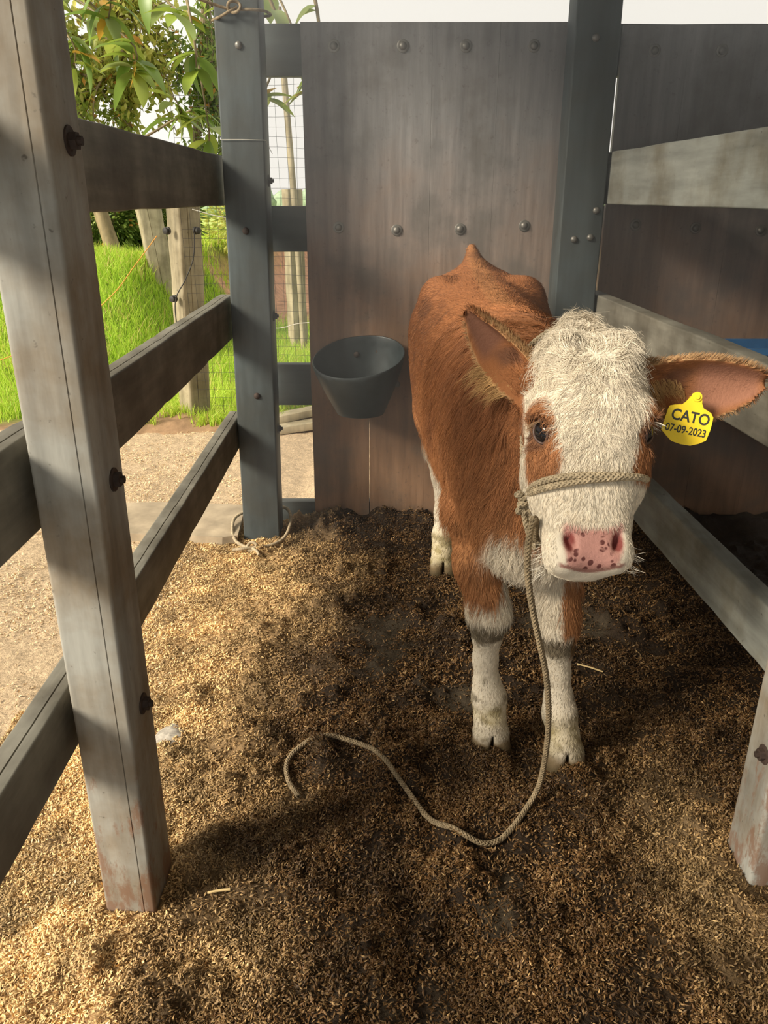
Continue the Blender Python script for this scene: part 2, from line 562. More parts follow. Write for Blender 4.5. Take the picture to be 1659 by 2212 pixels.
for i, ((x0, x1), (bt, bm_)) in enumerate(zip(edges, bolt_x)):
    zt = 1.867 - (0.008 if i > 3 else 0) + 0.002 * math.sin(i * 3.1)
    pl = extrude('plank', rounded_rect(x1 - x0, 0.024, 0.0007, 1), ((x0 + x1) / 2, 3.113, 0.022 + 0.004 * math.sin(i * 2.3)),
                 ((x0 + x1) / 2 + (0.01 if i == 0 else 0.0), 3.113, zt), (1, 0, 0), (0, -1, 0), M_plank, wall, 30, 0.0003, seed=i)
    put_bolt(ME_carriage, (bt, 3.100, 1.795 - (0.014 if i > 3 else 0)), (0, -1, 0), pl)
    put_bolt(ME_carriage, (bm_, 3.100, 1.20 + 0.01 * math.sin(i * 5)), (0, -1, 0), pl)
    if i in (0, 1, 4, 5, 6):
        put_bolt(ME_small, ((x0 + x1) / 2, 3.100, 0.60), (0, -1, 0), pl)

# ------------------------------------------------------------------ left fence
fence_l = empty('pen_fence', (-0.5, 2.0, 0))
tag(fence_l, 'rail fence on the left with three dark rails bolted to two square posts', 'fence', 'pen fences')
pn = extrude('post', rounded_rect(0.098, 0.125, 0.006, 3, (('b', 0.076, 0.002, 0.0022),)), (-0.5005, 1.1725, -0.05), (-0.475, 1.1725, 2.6),
             (1, 0, 0), (0, 1, 0), M_post_pale, fence_l, 60, 0.001, seed=3)
tag(pn, 'pale painted near post with a long hairline crack')
pf = extrude('post', rounded_rect(0.147, 0.13, 0.006, 3), (-0.505, 2.965, -0.05), (-0.465, 2.965, 2.6),
             (1, 0, 0), (0, 1, 0), M_post_slate, fence_l, 60, 0.0012, seed=4)
tag(pf, 'slate blue corner post')
for z0, z1, sd in ((1.275, 1.44, 1), (0.80, 0.957, 2), (0.372, 0.495, 3)):
    zc = (z0 + z1) / 2
    extrude('rail', rounded_rect(0.052, z1 - z0, 0.005, 3, (('t', 0.022, 0.004, 0.003),)), (-0.572 + 0.0, -0.25, zc - 0.002), (-0.606, 3.06, zc + 0.003),
            (1, 0, 0), (0, 0, 1), M_rail, fence_l, 110, 0.0015, seed=sd + 20, chew=0.10)
for z in (1.375, 0.875, 0.435):
    x = -0.452 + (z / 2.65) * 0.0255
    put_bolt(ME_hex, (x + 0.0015, 1.185, z), (1, 0, 0), pn)
for z in (1.36, 0.89, 0.45):
    put_bolt(ME_hex, (-0.43 + z * 0.015, 2.975, z), (1, 0, 0), pf)
for x, z in ((-0.475, 1.765), (-0.49, 1.195), (-0.487, 0.60)):
    put_bolt(ME_smallrust if z < 1.5 else ME_small, (x, 2.899, z), (0, -1, 0), pf)

# ------------------------------------------------------------------ right fence
fence_r = empty('pen_fence', (0.8, 2.0, 0))
tag(fence_r, 'rail fence on the right behind the calf with three greyish rails', 'fence', 'pen fences')
q3 = extrude('post', rounded_rect(0.148, 0.13, 0.006, 3), (0.706, 2.965, -0.05), (0.690, 2.965, 2.6),
             (1, 0, 0), (0, 1, 0), M_post_slate, fence_r, 60, 0.0012, seed=5)
tag(q3, 'slate blue post in front of the back wall')
qn = extrude('post', rounded_rect(0.11, 0.112, 0.008, 3), (0.806, 1.233, -0.05), (0.798, 1.233, 2.6),
             (1, 0, 0), (0, 1, 0), M_post_pale, fence_r, 60, 0.001, seed=6)
tag(qn, 'pale painted near post at the right edge')
for z0, z1, sd, mm in ((1.28, 1.447, 1, M_rail_pale), (0.80, 0.970, 2, M_rail), (0.335, 0.475, 3, M_rail_pale)):
    zc = (z0 + z1) / 2
    extrude('rail', rounded_rect(0.052, z1 - z0, 0.005, 3), (0.8895, 0.85, zc - 0.006), (0.803, 3.06, zc + 0.004),
            (0.999, 0.04, 0), (0, 0, 1), mm, fence_r, 80, 0.0015, seed=sd + 30, chew=0.06)
put_bolt(ME_hex, (0.7505, 1.225, 0.285), (-1, 0, 0), qn)
put_bolt(ME_hex, (0.7480, 1.225, 0.88), (-1, 0, 0), qn)
for x, z in ((0.689, 1.786), (0.745, 1.262), (0.676, 1.167), (0.733, 1.173)):
    put_bolt(ME_small, (x, 2.899, z), (0, -1, 0), q3)

# ------------------------------------------------------------------ feed bucket on the wall
def make_bucket():
    root = empty('feed_bucket', (-0.095, 2.97, 0.50))
    tag(root, 'black rubber feed bucket bolted to the plank wall beside the calf', 'bucket')
    ns, nr = 48, 12
    def ring(t, off):
        # t 0 rim .. 1 base ; off = wall inset
        out = []
        for i in range(ns):
            a = 2 * math.pi * i / ns
            rx = (0.178 - 0.085 * t ** 1.25) - off; ry = (0.150 - 0.06 * t ** 1.3) - off
            x = rx * math.cos(a); y = ry * math.sin(a)
            zr = 0.738 + 0.36 * y + 0.10 * x
            zb = 0.512
            z = zr * (1 - t) + zb * t
            Y = min(2.955 + y + 0.03 * t, 3.098 - off)
            out.append((-0.098 + x + 0.005 * t, Y, z))
        return out
    V = []; F = []
    rows = [ring(i / nr, 0.0) for i in range(nr + 1)]
    inner = [ring(i / nr * 0.97, 0.006) for i in range(nr + 1)]
    lip0 = [(x, y, z + 0.004) for x, y, z in ring(0, 0.0015)]
    lip1 = [(x, y, z + 0.004) for x, y, z in ring(0, 0.0045)]
    seq = rows[::-1] + [lip0, lip1] + inner
    for r in seq: V += r
    for i in range(len(seq) - 1):
        for j in range(ns):
            k = (j + 1) % ns
            F.append((i * ns + j, i * ns + k, (i + 1) * ns + k, (i + 1) * ns + j))
    F.append(tuple(range(ns - 1, -1, -1))); F.append(tuple((len(seq) - 1) * ns + j for j in range(ns)))
    body = mesh_obj('bucket_body', V, F, M_bucket, root, True, 50)
    for x, z in ((-0.110, 0.722), (-0.025, 0.735)):
        put_bolt(ME_smallrust, (x, 3.092, z), (0, -1, 0), body)


make_bucket()


# ------------------------------------------------------------------ braided rope
def braid(name, path, r, mat, parent=None, step=0.0028, pitch=0.034, strands=4):
    """tubular braid: strands spiral both ways and pass over and under each other"""
    P = np.array(path, float)
    L = np.sum(np.linalg.norm(np.diff(P, axis=0), axis=1))
    n = max(8, int(L / step))
    s = np.concatenate([[0], np.cumsum(np.linalg.norm(np.diff(P, axis=0), axis=1))])
    t = np.linspace(0, s[-1], n)
    C = np.stack([np.interp(t, s, P[:, k]) for k in range(3)], 1)
    _, _, N, B = tube_arrays(C, r, 4)
    Vs, Fs = [], []; off = 0
    core_v, core_f, _, _ = tube_arrays(C, r * 0.72, 8)
    Vs.append(core_v); Fs.append(core_f); off = len(core_v)
    for d in (1, -1):
        for k in range(strands):
            ph = 2 * math.pi * k / strands + d * 2 * math.pi * t / pitch
            rr = r * (0.84 + 0.13 * np.cos(2 * math.pi * t / pitch * strands + (0 if d > 0 else math.pi) + 0.0 * k))
            Q = C + (np.cos(ph) * rr)[:, None] * N + (np.sin(ph) * rr)[:, None] * B
            v, f, _, _ = tube_arrays(Q, r * 0.36, 5)
            Vs.append(v); Fs.append(f + off); off += len(v)
    me = fast_mesh(name, np.concatenate(Vs), np.concatenate(Fs), mat, True)
    return obj_from(name, me, parent)


# ------------------------------------------------------------------ calf : implicit surface
P0 = np.array([0.370, 1.375, 1.075])                    # poll
AX = np.array([0.0, -0.52, -0.854]); AX /= np.linalg.norm(AX)
NR = np.array([0.0, -0.854, 0.52]); NR /= np.linalg.norm(NR)
HS = np.array([-0.075, -0.05, -0.02, 0.03, 0.08, 0.13, 0.18, 0.23, 0.278, 0.315, 0.352, 0.385, 0.404, 0.418, 0.427])
HW = np.array([0.020, 0.040, 0.062, 0.088, 0.101, 0.106, 0.104, 0.098, 0.088, 0.080, 0.074, 0.072, 0.066, 0.048, 0.02])
HF = np.array([-0.095, -0.068, -0.036, 0.005, 0.024, 0.027, 0.022, 0.014, 0.008, 0.006, 0.010, 0.012, 0.004, -0.020, -0.045])
HB = np.array([-0.11, -0.15, -0.175, -0.19, -0.20, -0.205, -0.205, -0.195, -0.175, -0.15, -0.13, -0.115, -0.108, -0.095, -0.07])


def head_xc(s):
    return np.interp(s, [0, 0.15, 0.42], [0.0, 0.002, -0.022])


def head_local(p):
    q = p - P0
    s = q @ AX; n = q @ NR
    return s, q[..., 0] - head_xc(s), n


def head_point(s, x, n):
    return P0 + AX * s + NR * n + np.array([x + float(head_xc(s)), 0, 0])


def smin(a, b, k):
    h = np.clip(0.5 + 0.5 * (b - a) / k, 0, 1)
    return b + (a - b) * h - k * h * (1 - h)


class Field:
    def __init__(self, lo, hi, h):
        self.lo = np.array(lo); self.h = h
        self.n = np.ceil((np.array(hi) - self.lo) / h).astype(int) + 1
        self.f = np.full(self.n, 0.5, np.float32)

    def box(self, lo, hi):
        a = np.clip(np.floor((np.array(lo) - self.lo) / self.h).astype(int), 0, self.n - 1)
        b = np.clip(np.ceil((np.array(hi) - self.lo) / self.h).astype(int) + 1, 1, self.n)
        sl = tuple(slice(i, j) for i, j in zip(a, b))
        ax = [self.lo[k] + self.h * np.arange(a[k], b[k]) for k in range(3)]
        G = np.meshgrid(*ax, indexing='ij')
        return sl, np.stack(G, -1).astype(np.float32)

    def add(self, fn, lo, hi, k=0.03, m=0.06):
        sl, p = self.box(np.array(lo) - m, np.array(hi) + m)
        self.f[sl] = smin(self.f[sl], fn(p).astype(np.float32), k)

    def sub(self, fn, lo, hi, k=0.01, m=0.03):
        sl, p = self.box(np.array(lo) - m, np.array(hi) + m)
        self.f[sl] = -smin(-self.f[sl], fn(p).astype(np.float32), k)

    def cone(self, a, b, ra, rb, k=0.03, sq=None):
        a = np.array(a, float); b = np.array(b, float); d = b - a; L2 = d @ d
        def fn(p):
            t = np.clip(((p - a) @ d) / L2, 0, 1)
            q = p - (a + t[..., None] * d)
            if sq is not None: q = q / np.array(sq)
            return np.linalg.norm(q, axis=-1) - (ra + (rb - ra) * t)
        r = max(ra, rb) * (max(sq) if sq is not None else 1)
        self.add(fn, np.minimum(a, b) - r, np.maximum(a, b) + r, k)

    def ell(self, c, r, k=0.03, R=None, sub=False):
        c = np.array(c, float); r = np.array(r, float)
        def fn(p):
            q = p - c
            if R is not None: q = q @ np.array(R)
            q = q / r
            l = np.linalg.norm(q, axis=-1)
            return (l - 1) * r.min() * 0.5 + (l - 1) * l / (np.linalg.norm(q / r, axis=-1) + 1e-6) * 0.5
        m = r.max()
        (self.sub if sub else self.add)(fn, c - m, c + m, k)

    def surface(self):
        f = self.f; nx, ny, nz = f.shape
        s = f < 0
        acc = np.zeros((nx - 1, ny - 1, nz - 1, 3), np.float32); cnt = np.zeros((nx - 1, ny - 1, nz - 1), np.float32)
        quads = []
        cs = s[:-1, :-1, :-1].astype(np.int8)
        tot = np.zeros((nx - 1, ny - 1, nz - 1), np.int8)
        for i in (0, 1):
            for j in (0, 1):
                for k in (0, 1):
                    tot += s[i:nx - 1 + i, j:ny - 1 + j, k:nz - 1 + k]
        act = np.argwhere((tot > 0) & (tot < 8))
        idx = np.full((nx - 1, ny - 1, nz - 1), -1, np.int32)
        idx[tuple(act.T)] = np.arange(len(act))
        C = np.zeros((len(act), 3)); W = np.zeros(len(act))
        corners = [(i, j, k) for i in (0, 1) for j in (0, 1) for k in (0, 1)]
        vals = {c: f[act[:, 0] + c[0], act[:, 1] + c[1], act[:, 2] + c[2]] for c in corners}
        for a in corners:
            for d in range(3):
                if a[d] == 0:
                    b = list(a); b[d] = 1; b = tuple(b)
                    va, vb = vals[a], vals[b]
                    x = (va < 0) != (vb < 0)
                    t = np.where(x, va / np.where(x, va - vb, 1), 0)
                    for q in range(3):
                        pos = a[q] + (t if q == d else 0)
                        C[:, q] += np.where(x, pos, 0)
                    W += x
        V = self.lo + self.h * (act + C / W[:, None])
        F = []
        for d in range(3):
            u, v = (d + 1) % 3, (d + 2) % 3
            sl0 = [slice(None)] * 3; sl1 = [slice(None)] * 3
            sl0[d] = slice(0, -1); sl1[d] = slice(1, None)
            e = s[tuple(sl0)] != s[tuple(sl1)]
            g = np.argwhere(e)
            g = g[(g[:, u] > 0) & (g[:, v] > 0) & (g[:, u] < self.n[u] - 1) & (g[:, v] < self.n[v] - 1)]
            ins = s[tuple(g.T)]
            q = []
            for (du, dv) in ((-1, -1), (0, -1), (0, 0), (-1, 0)):
                h = g.copy(); h[:, u] += du; h[:, v] += dv
                q.append(idx[tuple(h.T)])
            q = np.stack(q, 1)
            q[~ins] = q[~ins][:, ::-1]
            F.append(q)
        F = np.concatenate(F)
        F = F[(F >= 0).all(1)]
        return V, F


# ---- ear frames: base, tip axis, width axis, normal (towards the opening), length
def frame(u, w):
    u = np.array(u, float); u /= np.linalg.norm(u)
    w = np.array(w, float); w -= u * w.dot(u); w /= np.linalg.norm(w)
    v = np.cross(w, u)
    return u, v, w


EARS = []
_b = np.array([0.452, 1.435, 0.990]); _t = np.array([0.712, 1.425, 0.986]); u, v, w = frame(_t - _b, (-0.15, -0.95, -0.05))
EARS.append(dict(b=_b, u=u, v=v, w=w, L=np.linalg.norm(_t - _b), side=1))
_b = np.array([0.292, 1.435, 0.985]); _t = np.array([0.157, 1.475, 1.118]); u, v, w = frame(_t - _b, (-0.55, -0.80, -0.35))
EARS.append(dict(b=_b, u=u, v=v, w=w, L=np.linalg.norm(_t - _b), side=-1))


def ear_width(E, t):
    if E['side'] > 0:
        lo = np.interp(t, [0, .2, .35, .5, .65, .8, .92, 1.0], [.040, .048, .060, .074, .072, .054, .034, .013])
        hi = np.interp(t, [0, .2, .35, .5, .65, .8, .92, 1.0], [.026, .034, .043, .046, .044, .037, .026, .013])
    else:
        hi = np.interp(t, [0, .2, .35, .5, .65, .8, .92, 1.0], [.060, .070, .072, .064, .050, .032, .016, .002])
        lo = np.interp(t, [0, .2, .35, .5, .65, .8, .92, 1.0], [.034, .036, .036, .033, .028, .020, .011, .002])
    return lo, hi


def ear_uvw(E, p):
    q = p - E['b']
    return q @ E['u'], q @ E['v'], q @ E['w']


def build_calf_surface():
    G = Field((0.0, 1.05, -0.03), (0.80, 2.98, 1.25), 0.0050)
    # barrel
    BY = [1.44, 1.47, 1.53, 1.60, 1.70, 1.85, 2.05, 2.30, 2.50, 2.62, 2.72, 2.79, 2.83]
    BT = [0.74, 0.84, 0.95, 1.01, 1.045, 1.055, 1.05, 1.065, 1.092, 1.098, 1.085, 1.03, 0.95]
    BB = [0.64, 0.585, 0.545, 0.535, 0.54, 0.53, 0.515, 0.525, 0.58, 0.64, 0.70, 0.75, 0.84]
    BW = [0.03, 0.085, 0.130, 0.150, 0.160, 0.178, 0.205, 0.216, 0.212, 0.196, 0.165, 0.11, 0.03]
    BX = [0.325, 0.325, 0.32, 0.315, 0.312, 0.31, 0.305, 0.303, 0.306, 0.306, 0.305, 0.305, 0.305]
    def barrel(p):
        y = p[..., 1]
        T, B, W, X = (np.interp(y, BY, q) for q in (BT, BB, BW, BX))
        zc = B + (T - B) * 0.52; hh = np.where(p[..., 2] > zc, T - zc, zc - B)
        dx = np.abs(p[..., 0] - X) / W; dz = np.abs(p[..., 2] - zc) / hh
        rho = (dx ** 2.25 + dz ** 2.25) ** (1 / 2.25)
        d = (rho - 1) * np.minimum(W, hh)
        return np.maximum(d, np.maximum(BY[0] - y, y - BY[-1]))
    G.add(barrel, (0.05, 1.42, 0.45), (0.56, 2.86, 1.13), 0.02)
    # neck
    G.cone((0.365, 1.49, 0.915), (0.315, 1.72, 0.85), 0.103, 0.148, 0.07, (0.98, 1, 1.12))
    G.cone((0.36, 1.44, 0.86), (0.32, 1.58, 0.68), 0.070, 0.105, 0.08)
    G.ell((0.325, 1.53, 0.62), (0.10, 0.10, 0.085), 0.05)
    # head
    def head(p):
        q = p - P0
        s = q @ AX.astype(np.float32); n = q @ NR.astype(np.float32); x = q[..., 0] - np.interp(s, [0, 0.15, 0.42], [0.0, 0.002, -0.022])
        W, Fr, Bk = (np.interp(s, HS, t) for t in (HW, HF, HB))
        c = Fr - (Fr - Bk) * 0.42
        hh = np.where(n > c, Fr - c, c - Bk)
        e = np.interp(s, [0, 0.3, 0.42], [2.35, 2.5, 2.7])
        a = np.abs(x) / W; b = np.abs(n - c) / hh
        rho = (a ** e + b ** e) ** (1 / e)
        d = (rho - 1) * np.minimum(W, hh)
        return np.maximum(d, np.maximum(HS[0] - s, s - HS[-1]))
    G.add(head, (0.24, 1.10, 0.66), (0.50, 1.60, 1.16), 0.03)
    hp = head_point
    for sx in (-1, 1):
        G.ell(hp(0.026, 0.046 * sx, -0.028), (0.035, 0.035, 0.035), 0.022)          # horn-bud lobes of the poll
        G.ell(hp(0.135, 0.083 * sx, -0.028), (0.026, 0.028, 0.026), 0.03)             # brow
        G.ell(hp(0.235, 0.078 * sx, -0.085), (0.028, 0.045, 0.055), 0.04)            # cheek
        G.ell(hp(0.384, 0.043 * sx, -0.022), (0.029, 0.034, 0.032), 0.02)            # muzzle pads
    for sx in (-1, 1):
        G.ell(hp(0.166, 0.097 * sx, -0.026), (0.022, 0.024, 0.027), 0.010, sub=True)   # eye sockets
        a = 0.45 * sx
        R = np.array([[math.cos(a), 0, math.sin(a)], [0, 1, 0], [-math.sin(a), 0, math.cos(a)]])
        G.ell(hp(0.366, 0.041 * sx, 0.009), (0.0070, 0.022, 0.017), 0.009, R=R, sub=True)  # nostrils
    # ears
    for E in EARS:
        def ear(p, E=E):
            a, b, c = ear_uvw(E, p)
            t = a / E['L']
            lo, hi = ear_width(E, np.clip(t, 0, 1))
            h = np.where(b > 0, hi, lo)
            r = b / h
            cup = 0.030 * (1 - 0.45 * np.clip(t, 0, 1)) * (np.clip(r * r, 0, 1.5) - 1) + 0.018
            th = 0.0068 * (1 + 0.75 * r * r) + 0.010 * np.clip(0.25 - t, 0, 1)
            d = np.maximum(np.abs(c - cup) * 0.8 - th, (np.abs(r) - 1) * h * 0.8)
            return np.maximum(d, np.maximum(-a - 0.03, (t - 1) * E['L']))
        e1 = E['b'] + E['u'] * E['L']
        G.add(ear, np.minimum(E['b'], e1) - 0.08, np.maximum(E['b'], e1) + 0.08, 0.010, 0.02)
        G.cone(E['b'] - E['u'] * 0.05, E['b'] + E['u'] * 0.03, 0.036, 0.026, 0.022)
    # legs -- front
    def leg(pts, k=0.018):
        for (a, ra), (b, rb) in zip(pts[:-1], pts[1:]):
            G.cone(a, b, ra, rb, k)
    leg([((0.235, 1.74, 0.80), 0.085), ((0.222, 1.71, 0.62), 0.072), ((0.225, 1.66, 0.49), 0.052), ((0.243, 1.63, 0.41), 0.046)], 0.035)
    leg([((0.248, 1.630, 0.420), 0.047), ((0.253, 1.622, 0.372), 0.051), ((0.253, 1.632, 0.315), 0.035), ((0.252, 1.634, 0.24), 0.0285),
         ((0.258, 1.628, 0.175), 0.031), ((0.265, 1.620, 0.135), 0.041), ((0.268, 1.606, 0.085), 0.037), ((0.270, 1.594, 0.050), 0.040)])
    leg([((0.415, 1.70, 0.80), 0.095), ((0.418, 1.66, 0.62), 0.078), ((0.402, 1.60, 0.49), 0.048), ((0.404, 1.565, 0.42), 0.043)], 0.035)
    leg([((0.404, 1.565, 0.42), 0.042), ((0.406, 1.558, 0.38), 0.044), ((0.414, 1.566, 0.32), 0.033), ((0.418, 1.570, 0.24), 0.028),
         ((0.424, 1.562, 0.18), 0.031), ((0.428, 1.552, 0.140), 0.039), ((0.438, 1.540, 0.085), 0.036), ((0.443, 1.528, 0.050), 0.038)])
    # hind
    for x, y in ((0.0, 0.0), (0.185, -0.05)):
        sx = -1 if x == 0 else 1
        G.cone((0.305 + sx * 0.105, 2.50 + y, 0.90), (0.305 + sx * 0.115, 2.42 + y, 0.64), 0.135, 0.095, 0.05, (0.85, 1.15, 1))
        leg([((0.19 + x, 2.44 + y, 0.66), 0.09), ((0.195 + x, 2.60 + y, 0.50), 0.052), ((0.205 + x, 2.685 + y, 0.42), 0.040),
             ((0.213 + x, 2.670 + y, 0.36), 0.034), ((0.220 + x, 2.640 + y, 0.22), 0.028), ((0.221 + x, 2.620 + y, 0.14), 0.036),
             ((0.220 + x, 2.600 + y, 0.085), 0.035), ((0.219 + x, 2.586 + y, 0.045), 0.038)], 0.03)
    # cloven hooves : two toes each with a cleft between
    for hx, hy in ((0.271, 1.588), (0.444, 1.522), (0.219, 2.578), (0.404, 2.528)):
        for sx in (-1, 1):
            G.cone((hx + sx * 0.020, hy + 0.006, 0.050), (hx + sx * 0.023, hy - 0.016, 0.012), 0.026, 0.027, 0.010)
            G.ell((hx + sx * 0.026, hy + 0.060, 0.085), (0.011, 0.012, 0.014), 0.012)
        def cleft(p, hx=hx, hy=hy):
            return np.maximum(np.abs(p[..., 0] - hx) - 0.0035, np.maximum(p[..., 2] - 0.060, p[..., 1] - hy - 0.005))
        G.sub(cleft, (hx - 0.01, hy - 0.08, -0.02), (hx + 0.01, hy + 0.01, 0.08), 0.008)
    # hips, tail head and tail
    for sx in (-1, 1):
        G.ell((0.305 + sx * 0.135, 2.46, 1.025), (0.05, 0.07, 0.05), 0.05)
    G.cone((0.300, 2.62, 1.065), (0.298, 2.755, 1.143), 0.052, 0.014, 0.035)
    tail = [((0.298, 2.755, 1.143), 0.014), ((0.303, 2.83, 1.08), 0.020), ((0.305, 2.875, 0.95), 0.017), ((0.305, 2.885, 0.72), 0.013), ((0.305, 2.885, 0.52), 0.020), ((0.305, 2.885, 0.40), 0.010)]
    leg(tail, 0.01)
    return G.surface()


CV, CF = build_calf_surface()
# light smoothing of the surface-net vertices
def laplace(V, F, it=2, lam=0.5):
    e = np.concatenate([F[:, [0, 1]], F[:, [1, 2]], F[:, [2, 3]], F[:, [3, 0]]])
    for _ in range(it):
        S = np.zeros_like(V); n = np.zeros(len(V))
        for a, b in ((0, 1), (1, 0)):
            np.add.at(n, e[:, a], 1)
            for k in range(3):
                S[:, k] += np.bincount(e[:, a], weights=V[e[:, b], k], minlength=len(V))
        V = V + lam * (S / np.maximum(n, 1)[:, None] - V)
    return V


CV = laplace(CV, CF, 2, 0.5)
for E in EARS:                                   # even out the thin rims of the ears
    a, b, c = ear_uvw(E, CV)
    k = sstep(0.12, 0.3, a / E['L']) * (a < E['L'] * 1.1) * (np.abs(b) < 0.10) * (np.abs(c) < 0.05)
    CV = CV + (laplace(CV, CF, 7, 0.5) - CV) * k[:, None]
# hang of loose coat over neck and shoulder: shallow vertical folds
def vert_normals(V, F):
    n = np.cross(V[F[:, 2]] - V[F[:, 0]], V[F[:, 3]] - V[F[:, 1]])
    N = np.zeros_like(V)
    for k in range(4):
        for c in range(3):
            N[:, c] += np.bincount(F[:, k], weights=n[:, c], minlength=len(V))
    return N / (np.linalg.norm(N, axis=1)[:, None] + 1e-12)


CN = vert_normals(CV, CF)
_hs, _hx, _hn = head_local(CV)
is_head = (sstep(-0.13, -0.09, _hs) * sstep(-0.20, -0.15, _hn) * sstep(0.46, 0.44, _hs) * sstep(1.62, 1.55, CV[:, 1]) * sstep(0.63, 0.68, CV[:, 2]))
neckmask = sstep(1.40, 1.50, CV[:, 1]) * sstep(2.05, 1.75, CV[:, 1]) * sstep(0.62, 0.75, CV[:, 2]) * (1 - is_head)
fold = fbm(CV[:, 0] * 60 + CV[:, 1] * 45 + 2.0 * CV[:, 2], CV[:, 2] * 5.0, CV[:, 1] * 8, seed=61, oct=2)
CV = CV + CN * (0.006 * neckmask * fold)[:, None]


BROWN = np.array([0.300, 0.122, 0.048]); LIGHTB = np.array([0.41, 0.195, 0.080]); DARKB = np.array([0.185, 0.078, 0.038])
CREAM = np.array([0.68, 0.605, 0.48]); PINK = np.array([0.48, 0.245, 0.205]); MUD = np.array([0.075, 0.055, 0.028])


def lerp(a, b, t):
    return a * (1 - t[:, None]) + b * t[:, None]


